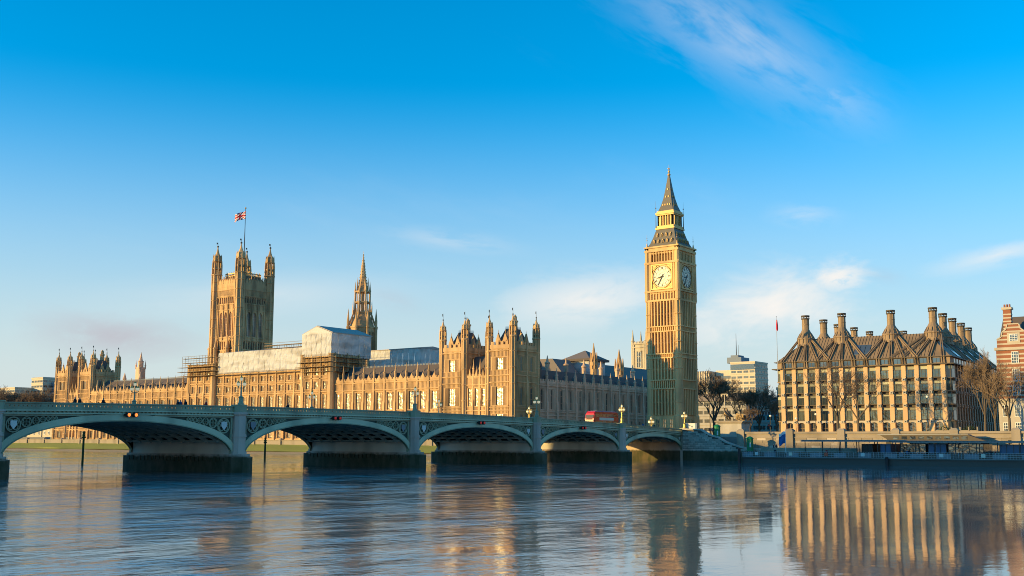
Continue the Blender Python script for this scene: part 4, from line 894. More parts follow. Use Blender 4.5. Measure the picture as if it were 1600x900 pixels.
th = thing('roof_wrapping', 'long white plastic wrapping over the central palace roof', 'sheeting', (WE, -197, 30.9))
def pole_frame(th, x0, y0, x1, y1, z0, z1):
    a = MB(); n = max(2, int((y1 - y0) / 3)); m = max(2, int((x1 - x0) / 3))
    for i in range(n + 1):
        for x in (x0, x1): a.tube((x, y0 + (y1 - y0) * i / n, z0), (x, y0 + (y1 - y0) * i / n, z1), .07, .07, 4, cap=False)
    for i in range(m + 1):
        for y in (y0, y1): a.tube((x0 + (x1 - x0) * i / m, y, z0), (x0 + (x1 - x0) * i / m, y, z1), .07, .07, 4, cap=False)
    z = z0 + 1.6
    while z < z1:
        for p, q_ in (((x0, y0), (x0, y1)), ((x1, y0), (x1, y1)), ((x0, y0), (x1, y0)), ((x0, y1), (x1, y1))): a.tube((*p, z), (*q_, z), .06, .06, 4, cap=False)
        z += 1.9
    part('pole_frame', a, 'scaffold', th)
pole_frame(th, PE - 16.6, -222, WE - .35, -172.2, 30.9, 39.2)
sheet_panels(th, PE - 17, -222.3, WE, -222.3, 30.9, 39.3)
sheet_panels(th, WE, -222.3, WE, -171.9, 30.9, 39.3)
a = MB(); a.prism([(PE - 17.4, 39.25), (WE + .1, 39.25), (PE - 8, 40.6)], -222.5, -171.9); part('tin_roof', a, 'tin_roof', th)
th = thing('roof_enclosure', 'tall gabled white sheeted box standing on the scaffolded river tower', 'sheeting', (WE, -164, 35.4))
X0, X1, Y0, Y1 = PE - 18.5, WE + 1.0, -171.8, -156.0
pole_frame(th, X0 + .3, Y0 + .3, X1 - .3, Y1 - .3, 35.4, 43.7); sheet_panels(th, X0, Y0, X1, Y0, 35.4, 43.8, 3.2); sheet_panels(th, X0, Y1, X0, Y0, 35.4, 43.8, 3.2)
sheet_panels(th, X1, Y0, X1, Y1, 35.4, 43.8, 2.6); sheet_panels(th, X1, Y1, X0, Y1, 35.4, 43.8, 3.2)
a = MB(); a.prismx([(Y0 + .1, 43.8), (Y1 - .1, 43.8), ((Y0 + Y1) / 2, 46.5)], X1 - .15, X1); part('gable_sheet', a, 'sheeting', th)
a = MB(); a.prismx([(Y0 - .3, 43.75), ((Y0 + Y1) / 2, 46.55), (Y1 + .3, 43.75), (Y1 + .3, 44.0), ((Y0 + Y1) / 2, 46.85), (Y0 - .3, 44.0)], X0 - .4, X1 - .2); part('tin_roof', a, 'tin_roof', th)
th = thing('roof_wrapping', 'lower blue-shaded white wrapping right of the gabled white box', 'sheeting', (-60, -158, 30))
pole_frame(th, -73.7, -171.7, -60.3, -144.8, 30, 40); sheet_panels(th, -74, -172, -60, -172, 30, 40.0); sheet_panels(th, -60, -172, -60, -144.5, 30, 40.0); sheet_panels(th, -60, -144.5, -74, -144.5, 30, 40.0)
a = MB(); a.prism([(-74.4, 40.0), (-59.6, 40.0), (-59.6, 40.3), (-67, 41.1), (-74.4, 40.3)], -172.2, -144.2); part('tin_roof', a, 'tin_roof', th)
def scaffold(name, label, x0, y0, x1, y1, z0, z1, lift=2.0, out=1.2, boards=(0, 1, 2), top=1.2):
    """tube-and-board scaffold round the east and north sides of a block"""
    th = thing(name, label, 'scaffolding', (x1, (y0 + y1) / 2, z0)); t = MB()
    lines = [[(x1 + d, y, 0) for y in [y0 + (y1 - y0) * i / max(1, int((y1 - y0) / 1.9)) for i in range(int((y1 - y0) / 1.9) + 1)]] for d in (.4, .4 + out)]
    lines += [[(x, y1 + d, 0) for x in [x0 + (x1 - x0) * i / max(1, int((x1 - x0) / 1.9)) for i in range(int((x1 - x0) / 1.9) + 1)]] for d in (.4, .4 + out)]
    for ln in lines:
        for p in ln: t.tube((p[0], p[1], z0), (p[0], p[1], z1 + top * random.uniform(.3, 1.2)), .06, .06, 4, cap=False)
        z = z0
        while z <= z1 + .1:
            t.tube((ln[0][0], ln[0][1], z), (ln[-1][0], ln[-1][1], z), .055, .055, 4, cap=False); t.tube((ln[0][0], ln[0][1], z + 1), (ln[-1][0], ln[-1][1], z + 1), .045, .045, 4, cap=False); z += lift
    part('tube', t, 'scaffold', th)
    z = z0; k = 0
    while z <= z1 + .1:
        b = MB(); e = 2.2 if k in boards else 0
        b.box(x1 + .3, y0 - e, z, x1 + .5 + out + e * .3, y1 + e * .2, z + .12); part('platform', b, 'board', th)
        b = MB(); b.box(x0, y1 + .3, z, x1, y1 + .5 + out, z + .12); part('platform', b, 'board', th); z += lift; k += 1
    return th
scaffold('scaffolding', 'jutting scaffold platforms around the tower left of the long white wrapping', PE - 13, -242.5, PE + 1.6, -223.5, 30.4, 37.6, 1.8, 1.4)
scaffold('scaffolding', 'dark scaffold lifts beneath the gabled white box', PE - 16, -171.0, PE + 1.4, -155.8, 29.6, 35.0, 1.75, 1.3, (1, 2))
scaffold('scaffolding', 'thin row of scaffold boards below the long white wrapping', PE + .6, -222, PE + .8, -172.2, 30.2, 30.4, 2.0, .9, (), .2)
scaffold('scaffolding', 'thin scaffold rails along top of the long white wrapping', PE - 6, -200, PE - 5, -172, 40.2, 41.4, 1.2, 1.0, (), .3)
# ================================================================ great square flag tower
VX, VY, VH = -135.7, -347.0, 10.2
vt = thing('square_tower', 'massive square tower with four turrets and flag above the white wrapping', 'tower', (VX, VY, 5.8))
a = MB(); a.box(VX - VH, VY - VH, 5, VX + VH, VY + VH, 89.5); part('wall', a, 'stone', vt)
for sx in (-1, 1):
    for sy in (-1, 1): turret(vt, VX + sx * VH, VY + sy * VH, 2.55, 5, 95.5, 103.5, 112.0, 114.8)
for k in range(4):
    rz = k * math.pi / 2; a = MB(); F0 = -VH
    ww, wz0, wz1 = 2.7, 60.8, 74.6; us = (-4.0, 0, 4.0)
    # wall skin left proud around the three tall windows
    edges = [-7.9, -4.0 - ww / 2, -4.0 + ww / 2, -ww / 2, ww / 2, 4.0 - ww / 2, 4.0 + ww / 2, 7.9]
    for i in range(0, 8, 2): a.box(edges[i], F0 - .9, wz0, edges[i + 1], F0, wz1)
    for u in us:
        hw = ww / 2
        for s_ in (-1, 1):
            pts_ = [(u + s_ * hw, wz1), (u + s_ * hw, wz1 - 2.6), (u + s_ * hw * .82, wz1 - 1.5), (u + s_ * hw * .5, wz1 - .6), (u, wz1)]
            a.prism(pts_ if s_ > 0 else pts_[::-1], F0 - .85, F0)
    a.box(-7.9, F0 - .9, 5, 7.9, F0, 53.8); a.box(-7.9, F0 - .9, 58.2, 7.9, F0, wz0); a.box(-7.9, F0 - .9, wz1, 7.9, F0, 79.2); a.box(-7.9, F0 - .9, 82.6, 7.9, F0, 88.4)
    n = 9
    for z0, z1 in ((53.8, 58.2), (79.2, 82.6)):
        for i in range(n + 1): u = -7.6 + 15.2 * i / n; a.box(u - .28, F0 - .9, z0, u + .28, F0, z1)
    for z in (53.4, 58.8, 60.3, 75.6, 78.8, 83.2, 86.8): a.box(-8, F0 - 1.2, z - .22, 8, F0, z + .22)
    for z0, z1, n in ((75.8, 78.6, 14), (83.6, 86.6, 16), (48, 53, 12), (62, 74, 0)):
        for i in range(n + 1): u = -7.4 + 14.8 * i / max(n, 1); a.box(u - .12, F0 - 1.05, z0, u + .12, F0 - .8, z1)
    for u in (-6.2, -2, 2, 6.2): a.box(u - .22, F0 - 1.35, 58.8, u + .22, F0 - .8, 77.5); pinnacle(a, u, F0 - 1.1, 77.4, 3.2, .3)
    part('wall_tracery', a, 'stone', vt, (VX, VY, 0), rz)
    for u in us:
        x, y = rotp(VX, VY, rz, u, F0 - .05); window(vt, (x, y, wz0), rz, ww, wz1 - wz0, 3, 3, False, 'stone_shade_lift', 'glass_dark', .2, .4)
    for i in range(n := 9):
        u = -7.6 + 15.2 * (i + .5) / 9
        for z0, h in ((79.3, 3.2), (53.9, 4.2)):
            x, y = rotp(VX, VY, rz, u, F0 - .05); window(vt, (x, y, z0), rz, 1.1, h, 1, 0, True, 'stone_shade_lift', 'glass_dark', .1, .3)
    a = MB(); a.box(-8, F0 - 1.0, 88.4, 8, F0 + .3, 90.2)
    for i in range(8):
        u = -7 + 14 * i / 7
        if i < 7: c = u + 1; a.prism([(c - .8, 90.2), (c + .8, 90.2), (c + .8, 91.6), (c, 93.2), (c - .8, 91.6)], F0 - .9, F0 - .5)
        a.box(u - .15, F0 - 1.0, 90.2, u + .15, F0 - .4, 94.2); a.tube((u, F0 - .7, 94.2), (u, F0 - .7, 95.6), .12, .03)
    part('parapet', a, 'stone', vt, (VX, VY, 0), rz)
a = MB(); a.hip(VX - VH + 1, VY - VH + 1, 89, VX + VH - 1, VY + VH - 1, 95.0, 2.4, 2.4); ro = part('roof', a, 'slate', vt)
a = MB()      # gilded iron cresting and crown at the foot of the flagstaff
for k in range(4):
    for i in range(15):
        u = -6.6 + 13.2 * i / 14; p = rotp(VX, VY, k * math.pi / 2, u, -6.9); a.box(p[0] - .1, p[1] - .1, 94.8, p[0] + .1, p[1] + .1, 97.6 if i % 2 else 96.8)
    p0 = rotp(VX, VY, k * math.pi / 2, -6.8, -6.9); p1 = rotp(VX, VY, k * math.pi / 2, 6.8, -6.9)
    a.bar((p0[0], p0[1], 96.6), (p1[0], p1[1], 96.6), .3, .5); a.bar((p0[0], p0[1], 95.2), (p1[0], p1[1], 95.2), .3, .4)
    pc = rotp(VX, VY, k * math.pi / 2, 4.5, -4.5); a.bar((pc[0], pc[1], 95), (VX, VY, 104), .5, .5)
sub('gilded_crest', a.mesh('gilded_crest', 'gilt'), ro)
a = MB(); a.lathe(VX, VY, [(1.6, 94.5), (1.6, 100), (2.0, 100.4), (1.2, 101), (1.0, 105), (1.3, 105.4), (.7, 106.5)], 8); part('flagstaff_base', a, 'gilt', vt)
a = MB(); a.tube((VX, VY, 100), (VX, VY, 134.5), .32, .13, 8); part('flagstaff', a, 'black_paint', vt)
a = MB(); a.ball((VX, VY, 134.9), .5, 8, 5); part('staff_ball', a, 'gilt', vt)
for x, y in ((VX + 10.8, VY - 13), (VX + 12.4, VY + 4), (VX + 12.4, VY - 6)):
    a = MB(); a.lathe(x, y, [(1.2, 40), (1.2, 54), (1.5, 54.3), (1.5, 54.9), (.9, 55.2), (.1, 61.5)], 8); part('stair_turret', a, 'stone', vt)
def union_colour(s, t):
    """s 0..1 along the fly, t 0..1 up"""
    x, y = s * 2 - 1, t * 2 - 1
    if abs(x) < .1 or abs(y) < .2: return 0
    if abs(x) < .167 or abs(y) < .333: return 2
    d = abs(abs(x) - abs(y)) / 1.0
    if d < .12: return 0
    if d < .30: return 2
    return 1
def flag_mesh(L, H, nx, ny, colfn, mats, droop=.0, wave=.35):
    mb = MB(); vs = [(-L * i / nx, wave * math.sin(i / nx * 7) * (i / nx) + .1 * math.sin(j * .6 + i * .5), H * j / ny - droop * (i / nx) ** 1.5 + .15 * math.sin(i / nx * 6) * i / nx) for j in range(ny + 1) for i in range(nx + 1)]
    fs = []; ms = []
    for j in range(ny):
        for i in range(nx): k = j * (nx + 1) + i; fs.append((k, k + 1, k + nx + 2, k + nx + 1)); ms.append(colfn((i + .5) / nx, (j + .5) / ny))
    mb.v = vs; mb.f = fs; mb.m = ms; return mb.mesh('flag', mats)
o = put('flag', flag_mesh(7.2, 4.4, 44, 28, union_colour, ['flag_red', 'flag_blue', 'flag_white'], 1.6, .9), None, (VX, VY + .3, 128.6), R(112)); tag(o, 'union flag flying from the staff of the massive square tower', 'flag')
# ================================================================ slender central spire
CX, CY = -119.9, -236.6
cs = thing('spire_tower', 'slender octagonal gothic tower and spire behind the gabled white box', 'tower', (CX, CY, 20))
def ringpts(r, n=8): return [(CX + r * math.cos(math.pi / 8 + i * 2 * math.pi / n), CY + r * math.sin(math.pi / 8 + i * 2 * math.pi / n)) for i in range(n)]
a = MB(); a.lathe(CX, CY, [(6.6, 10), (6.6, 58.0), (6.9, 58.2), (6.9, 58.9), (6.2, 59.1)], 8)
part('wall', a, 'stone', cs)
for i in range(8):
    t = i * math.pi / 4; rz = t + math.pi / 2; x, y = CX + 6.12 * math.cos(t), CY + 6.12 * math.sin(t)
    for u in (-1.1, 1.1):
        px, py = rotp(x, y, rz, u, 0); window(cs, (px, py, 46), rz, 1.2, 10.5, 2, 2, True, 'stone', 'glass_dark', .14, .25)
a = MB()
for x, y in ringpts(7.2): a.lathe(x, y, [(.75, 30), (.75, 58), (.95, 58.2), (.95, 58.8), (.7, 59), (.7, 61.5), (.05, 67.5)], 8)
part('corner_pinnacle', a, 'stone', cs)
a = MB(); a.lathe(CX, CY, [(6.2, 59), (5.4, 61.5), (4.3, 64.0), (4.1, 65.2)], 8); part('sloped_stage', a, 'stone', cs)
for i in range(8):
    t = math.pi / 8 + i * math.pi / 4; b = MB(); d = Vector((math.cos(t), math.sin(t), 0)); o_ = Vector((CX, CY, 0))
    b.bar(o_ + d * 6.6 + Vector((0, 0, 60)), o_ + d * 3.9 + Vector((0, 0, 67.5)), .35, .6); part('flying_buttress', b, 'stone', cs)
a = MB()      # open lantern
for x, y in ringpts(3.75): a.lathe(x, y, [(.5, 64), (.5, 76.2), (.65, 76.4), (.45, 76.9), (.04, 81.0)], 6)
for z in (65.4, 70.4, 75.6): a.lathe(CX, CY, [(3.9, z), (4.15, z + .2), (4.15, z + .6), (3.9, z + .8)], 8, cap=False)
for z in (65.6, 75.9): a.lathe(CX, CY, [(3.6, z), (3.6, z + .5)], 8)
for i in range(8):
    t = i * math.pi / 4; a.lathe(CX + 3.45 * math.cos(t), CY + 3.45 * math.sin(t), [(.16, 65.8), (.16, 76)], 4)
a.lathe(CX, CY, [(.9, 65.5), (.9, 76)], 8)
part('lantern', a, 'stone', cs)
a = MB()
for x, y in ringpts(4.9): a.lathe(x, y, [(.28, 62), (.28, 68), (.02, 72.2)], 4)
for x, y in ringpts(2.7): a.lathe(x, y, [(.3, 76.5), (.3, 80.5), (.02, 83.2)], 4)
part('pinnacle_ring', a, 'stone', cs)
a = MB(); a.lathe(CX, CY, [(2.9, 76.3), (2.5, 78.8), (2.1, 79.2), (1.95, 80.8), (1.55, 83.5), (1.65, 83.7), (1.65, 83.9), (1.4, 84.2), (.95, 88.6), (1.1, 88.8), (1.1, 89.0), (.85, 89.3), (.12, 94.2)], 8)
for i in range(8):
    t = math.pi / 8 + i * math.pi / 4
    for k in range(10): f_ = k / 10; r = 2.0 * (1 - f_) + .1; a.box(CX + r * math.cos(t) - .12, CY + r * math.sin(t) - .12, 80.2 + 14 * f_, CX + r * math.cos(t) + .12, CY + r * math.sin(t) + .12, 80.5 + 14 * f_)
part('spire', a, 'stone', cs)
a = MB(); a.ball((CX, CY, 94.3), .4, 6, 4); a.tube((CX, CY, 94), (CX, CY, 96.3), .07, .03); a.box(CX - .35, CY - .04, 95.3, CX + .35, CY + .04, 95.4); part('vane', a, 'gilt', cs)
# small far ventilation turret beside the far pavilion
x, y = -107, -398; th = thing('gothic_turret', 'small dark gothic turret on the skyline right of the far pavilion', 'tower', (x, y, 20))
a = MB(); a.box(x - 1.9, y - 1.9, 10, x + 1.9, y + 1.9, 45); part('shaft', a, 'stone_shade_lift', th)
a = MB(); a.lathe(x, y, [(1.5, 45), (1.5, 48), (1.8, 48.2), (1.0, 49), (.1, 53.5)], 8); part('spirelet', a, 'stone_shade_lift', th)
for sx in (-1, 1):
    for sy in (-1, 1): a = MB(); pinnacle(a, x + sx * 1.8, y + sy * 1.8, 44, 5, .4); part('corner_pinnacle', a, 'stone_shade_lift', th)
for sx, sy in ((4.6, -8), (4.6, 7)):
    a = MB(); a.lathe(x + sx, y + sy, [(.9, 30), (.9, 38), (1.1, 38.2), (1.1, 38.6), (.1, 42)], 8); part('side_pinnacle', a, 'stone_shade_lift', th)
# ================================================================ abbey west tower behind the clock tower
AX, AY = -296.0, -182.5
th = thing('abbey_tower', 'pale sunlit church tower with pinnacles peeping out left of the clock tower', 'tower', (AX, AY, 5.8))
a = MB(); a.box(AX - 5, AY - 4.6, 5, AX + 5, AY + 4.6, 60.5); part('wall', a, 'stone_pale', th)
for k in (1, 2):
    rz = R(90) if k == 1 else R(180); F0 = -5.0 if k == 1 else -4.6
    px, py = (AX + 5, AY) if k == 1 else (AX, AY + 4.6)
    for z0, h in ((46.5, 10.0), (30, 10)): x, y = rotp(px, py, rz, 0, -.03); window(th, (x, y, z0), rz, 3.4, h, 2, 2, True, 'stone_pale', 'glass_dark', .3, .5)
    b = MB()
    for z in (29, 44.5, 58.5, 60.5): b.box(-5, -.7, z - .3, 5, 0, z + .3)
    for u in (-3.4, 3.4): b.box(u - .3, -.5, 5, u + .3, 0, 60)
    for u in range(-4, 5): b.box(u - .3, -.4, 60.5, u + .3, 0, 61.9)
    part('wall_tracery', b, 'stone_pale', th, (px, py, 0), rz)
for sx in (-1, 1):
    for sy in (-1, 1): a = MB(); x, y = AX + sx * 4.7, AY + sy * 4.4; a.lathe(x, y, [(1.0, 5), (1.0, 62), (1.2, 62.3), (.8, 62.6), (.08, 69)], 8); part('corner_pinnacle', a, 'stone_pale', th)
# ================================================================ bronze-roofed office block with chimneys
PHR = R(93.0)
ph = thing('office_block', 'large tan stone office block with bronze roof and tall black-capped chimneys', 'building', (-40.4, 10.3, 5.8), PHR)
PP = 3.3; NBP = 13; PL = NBP * PP; Z_ = lambda z: z - 5.8
PD = 74.0
a = MB(); a.box(-1.6, .55, Z_(4.5), PL + 1.6, PD, Z_(25)); part('wall', a, 'bronze_dark', ph)
LEV = [(10.4, 13.7), (14.6, 17.2), (18.0, 20.6), (21.4, 24.5)]
def ph_window():
    def mk():
        out = []
        for z0, z1 in LEV:
            h = z1 - z0; wd = PP - 1.0; x = wd / 2; zl = h * (.70 if z0 > 17 else .80); f_ = MB()
            f_.box(-x, -.35, 0, -x + .1, .1, zl); f_.box(x - .1, -.35, 0, x, .1, zl); f_.box(-x, -.3, -.12, x, .1, .16); f_.box(-x, -.3, zl - .08, x, .1, zl + .06)
            for u in (-.45, .45): f_.box(u - .04, -.36, .16, u + .04, .1, zl)
            f_.box(-x, -.2, h - .08, x, .1, h + .12)
            g_ = MB(); g_.box(-x + .1, -.28, .16, x - .1, -.2, zl - .08)
            l_ = MB(); l_.box(-x + .03, -.1, zl + .06, x - .03, -.02, h - .08)
            out.append((f_.mesh('window', 'bronze_dark'), g_.mesh('pane', 'glass_ph'), l_.mesh('light_panel', 'ph_light')))
        return out
    return cached('phw', mk)
PW = ph_window()
def ph_pier(mt):
    def mk():
        a = MB()
        a.prismz([(-.64, -.66), (.64, -.66), (.64, .6), (-.64, .6)], Z_(5.0), Z_(9.9)); a.prismz([(-.58, -.56), (.58, -.56), (.58, .6), (-.58, .6)], Z_(9.9), Z_(17.4)); a.prismz([(-.52, -.5), (.52, -.5), (.52, .6), (-.52, .6)], Z_(17.4), Z_(24.9))
        a.box(-.7, -.2, Z_(5), -.5, .6, Z_(24.8)); a.box(.5, -.2, Z_(5), .7, .6, Z_(24.8))
        r = MB(); r.box(-.4, -.78, -.4, .4, -.4, .4)
        k = MB(); k.lathe(0, 0, [(.16, 0), (.16, .1)], 8); k.v = [(x, -.78 - zz2, y) for x, y, zz2 in k.v]
        return a.mesh('pier', mt), r.mesh('node_plate', 'portland'), k.mesh('node_boss', 'black_paint')
    return cached(('phpier', mt), mk)
def ph_side(x0, y0, rz, nb, mt):
    pm, rm, km = ph_pier(mt)
    for i in range(nb + 1):
        px, py = rotp(x0, y0, rz, i * PP, 0); o = put('pier', pm, ph, (px, py, 0), rz); [(sub('node_plate', rm, o, (0, 0, Z_(z))), sub('node_boss', km, o, (0, 0, Z_(z)))) for z in (10.0, 14.2, 17.6, 21.0)]
    for i in range(nb):
        for (z0, z1), (fm_, gm_, lm_) in zip(LEV, PW):
            px, py = rotp(x0, y0, rz, (i + .5) * PP, .1); o = put('window', fm_, ph, (px, py, Z_(z0)), rz); sub('pane', gm_, o); sub('light_panel', lm_, o)
        g = MB(); c = (i + .5) * PP; hw = PP / 2 - .5
        arc_ = [(c - hw * math.cos(math.pi * k / 8), Z_(9.0) + .85 * math.sin(math.pi * k / 8)) for k in range(9)]
        g.prism([(c + hw, Z_(10.3)), (c - hw, Z_(10.3))] + arc_, -.3, .2); part('ground_arch', g, 'portland', ph, (x0, y0, 0), rz)
        g = MB(); g.box(c - hw, .3, Z_(5.2), c + hw, .36, Z_(10.0)); go = part('shop_window', g, 'glass_dark', ph, (x0, y0, 0), rz)
        g = MB(); g.box(c - .05, .2, Z_(5.2), c + .05, .32, Z_(9.8)); g.box(c - hw, .2, Z_(8.3), c + hw, .32, Z_(8.42)); sub('frame', g.mesh('frame', 'bronze'), go)
ph_side(0, 0, 0, NBP, 'ph_stone')
ph_side(PL + 1.6, 3.6, R(90), 20, 'bronze')
ph_side(-1.6, 3.6 + 66, R(-90), 20, 'bronze')
for s_, x in ((-1, -1.0), (1, PL + 1.0)):      # glazed chamfer corners
    for (z0, z1) in LEV:
        g = MB(); g.prismz([(x - s_ * .4, -.1), (x + s_ * .9, .9), (x + s_ * 1.1, 3.0), (x - s_ * .4, 3.0)], Z_(z0), Z_(z1) - .9); o = part('corner_glazing', g, 'glass_ph', ph)
        g = MB(); g.prismz([(x - s_ * .4, -.14), (x + s_ * .93, .86), (x + s_ * 1.13, 3.0), (x - s_ * .4, 3.0)], Z_(z1) - .9, Z_(z1) - .1); sub('light_panel', g.mesh('light_panel', 'ph_light'), o)
        g = MB(); g.prismz([(x - s_ * .4, -.2), (x + s_ * 1.0, .8), (x + s_ * 1.2, 3.0), (x - s_ * .4, 3.0)], Z_(z0) - .3, Z_(z0)); sub('frame', g.mesh('frame', 'bronze'), o)
    g = MB(); g.prismz([(x - s_ * .4, .1), (x + s_ * .8, 1.0), (x + s_ * .9, 3.0), (x - s_ * .4, 3.0)], Z_(5), Z_(10.1)); part('corner_base', g, 'ph_stone', ph)
# eave ledges and attic
a = MB(); a.box(-2.9, -1.0, Z_(24.75), PL + 2.9, PD + 1, Z_(25.0)); a.box(-2.4, -.5, Z_(26.7), PL + 2.4, PD + .5, Z_(26.9)); part('eave', a, 'bronze_dark', ph)
a = MB(); a.box(-1.7, .1, Z_(25.0), PL + 1.7, PD - .2, Z_(26.7)); part('attic', a, 'bronze', ph)
for i in range(NBP):
    g = MB(); c = (i + .5) * PP; g.box(c - .85, .02, Z_(25.25), c + .85, .14, Z_(26.5)); o = part('attic_window', g, 'skylight', ph)
    g = MB(); g.box(c - .05, -.04, Z_(25.25), c + .05, .1, Z_(26.5)); g.box(c - .95, -.06, Z_(25.2), c - .85, .14, Z_(26.55)); g.box(c + .85, -.06, Z_(25.2), c + .95, .14, Z_(26.55)); sub('frame', g.mesh('frame', 'bronze_dark'), o)
for i in range(21):
    g = MB(); c = 3.6 + (i + .5) * PP; g.box(PL + 1.62, c - .85, Z_(25.25), PL + 1.75, c + .85, Z_(26.5)); part('attic_window', g, 'skylight', ph)
RZ0, RZ1, RI = 26.9, 33.7, 7.2
a = MB(); a.hip(-1.9, -.1, Z_(RZ0), PL + 1.9, PD, Z_(RZ1), RI, RI); ro = part('roof', a, 'bronze', ph)
a = MB()      # standing seams
for i in range(int(PL / .82)):
    u = -1.4 + i * .82 + .3; 
    if u < PL + 1.5:
        s0 = max(0, min(1, (u + 1.9) / RI, (PL + 1.9 - u) / RI)); a.bar((u, -.1, Z_(RZ0) + .03), (u, -.1 + RI * s0, Z_(RZ0) + (RZ1 - RZ0) * s0 + .03), .07, .1)
sub('roof_seams', a.mesh('roof_seams', 'bronze_dark'), ro)
chim = [(4.6, 6.9), (15.0, 6.9), (28.4, 6.9), (39.4, 6.9)]
chim_n = [(38.6, 22.5), (38.2, 36.5), (37.6, 51.2), (36.6, 66.8)]
chim_s = [(5.6, 20.0), (5.3, 34.5), (6.7, 46.8), (7.4, 61.5)]
chim_b = [(17.0, 66.0), (27.0, 66.0)]
def chimney_meshes():
    b = MB(); b.lathe(0, 0, [(2.5, Z_(31.6)), (2.35, Z_(33.5)), (2.5, Z_(33.65)), (2.45, Z_(33.9)), (1.85, Z_(34.6)), (1.65, Z_(35.3)), (1.35, Z_(35.8)), (.98, Z_(36.5))], 12)
    for i in range(12):
        t = i * math.pi / 6; c, s = math.cos(t), math.sin(t); b.bar((2.45 * c, 2.45 * s, Z_(33.9)), (1.65 * c, 1.65 * s, Z_(35.3)), .12, .16); b.bar((2.42 * c, 2.42 * s, Z_(32.4)), (2.42 * c, 2.42 * s, Z_(33.7)), .12, .12)
    p = MB(); p.lathe(0, 0, [(1.0, Z_(36.3)), (.95, Z_(39.4)), (1.02, Z_(39.45))], 16)
    for i in range(8): t = i * math.pi / 4; p.box(.97 * math.cos(t) - .06, .97 * math.sin(t) - .06, Z_(36.4), .97 * math.cos(t) + .06, .97 * math.sin(t) + .06, Z_(39.5))
    p.lathe(0, 0, [(1.06, Z_(37.8)), (1.06, Z_(37.95))], 16)
    c_ = MB()
    for i in range(8): t = i * math.pi / 4; c_.box(1.06 * math.cos(t) - .08, 1.06 * math.sin(t) - .08, Z_(39.4), 1.06 * math.cos(t) + .08, 1.06 * math.sin(t) + .08, Z_(40.2))
    c_.lathe(0, 0, [(1.2, Z_(40.15)), (1.2, Z_(40.5)), (.3, Z_(40.6))], 16); c_.lathe(0, 0, [(1.05, Z_(39.35)), (1.2, Z_(39.5)), (1.2, Z_(39.65)), (1.0, Z_(39.7))], 16)
    return b.mesh('chimney', 'bronze', ), p.mesh('flue', 'bronze'), c_.mesh('cowl', 'bronze_dark')
cm_ = chimney_meshes()
for x, y in chim + chim_n + chim_s + chim_b:
    o = put('chimney', cm_[0], ph, (x, y, 0)); sub('flue', cm_[1], o); sub('cowl', cm_[2], o)
for cx_, cy_ in chim:
    idx = sorted(range(NBP + 1), key=lambda i: abs(i * PP - cx_))[:5]; idx.sort()
    for n_, i in enumerate(idx):
        u = i * PP; t = cx_ + (n_ - (len(idx) - 1) / 2) * .95
        for off in (-.32, .32):
            b = MB(); b.bar((u + off, -.35, Z_(25.1)), (u + off, -.2, Z_(27.1)), .24, .24, (0, 1, 0)); b.bar((u + off, -.25, Z_(27.0)), (t + off * .5, 6.0, Z_(33.35)), .22, .34); part('roof_rib', b, 'bronze', ph)
for cx_, cy_ in chim_n:
    for k in range(4):
        y0 = cy_ + (k - 1.5) * PP; b = MB(); b.bar((PL + 1.9, y0, Z_(26.9)), (PL - 4.6, cy_ + (k - 1.5) * .9, Z_(33.3)), .36, .42); part('roof_rib', b, 'bronze', ph)
for (u0, u1) in ((19.6, 23.8),):
    for k in range(3):
        uu = u0 + (u1 - u0) * k / 3; b = MB(); b.add([(uu, 1.2 + .2, Z_(RZ0 + 1.35)), (uu + 1.25, 1.4, Z_(RZ0 + 1.35)), (uu + 1.25, 4.2, Z_(RZ0 + 4.0)), (uu, 4.2, Z_(RZ0 + 4.0))], [(0, 1, 2, 3)]); b.v = [(x, y - .12, z + .16) for x, y, z in b.v]; n = len(b.v); b.v += [(x, y, z - .1) for x, y, z in b.v]; b.f += [(7, 6, 5, 4), (0, 4, 5, 1), (1, 5, 6, 2), (2, 6, 7, 3), (3, 7, 4, 0)]; b.m += [0] * 5; part('skylight', b, 'skylight', ph)
for k in range(4):
    for j in range(2):
        y0 = chim_n[k][1] - 6.8 + j * 2.0 if k else 11 + j * 2; 
        for z0_, z1_ in ((.5, 2.2), (3.0, 5.2)):
            s0, s1 = z0_ / (RZ1 - RZ0), z1_ / (RZ1 - RZ0); b = MB()
            q4 = [(PL + 1.9 - RI * s0, y0, Z_(RZ0) + z0_), (PL + 1.9 - RI * s0, y0 + 1.7, Z_(RZ0) + z0_), (PL + 1.9 - RI * s1, y0 + 1.7, Z_(RZ0) + z1_), (PL + 1.9 - RI * s1, y0, Z_(RZ0) + z1_)]
            b.add([(x + .12, y, z + .14) for x, y, z in q4] + [(x, y, z) for x, y, z in q4], [(0, 1, 2, 3), (7, 6, 5, 4), (0, 4, 5, 1), (1, 5, 6, 2), (2, 6, 7, 3), (3, 7, 4, 0)]); part('skylight', b, 'skylight', ph)
a = MB(); a.box(11, 20, Z_(30), 31, 50, Z_(34.3)); part('court_roof', a, 'bronze', ph)
# flagpole on the corner
th = thing('flagpole', 'thin flagpole with furled red flag at left corner of the office block', 'flagpole', (-38.5, 9.6, 25))
a = MB(); a.tube((-38.5, 9.6, 22), (-38.5, 9.6, 39.6), .1, .05, 6); a.ball((-38.5, 9.6, 39.7), .14, 6, 4); part('pole', a, 'steel_pale', th)
a = MB(); a.lathe(-38.5, 9.75, [(.12, 35.6), (.3, 36.2), (.26, 37.6), (.1, 38.8)], 6); part('flag', a, 'flag_red', th)
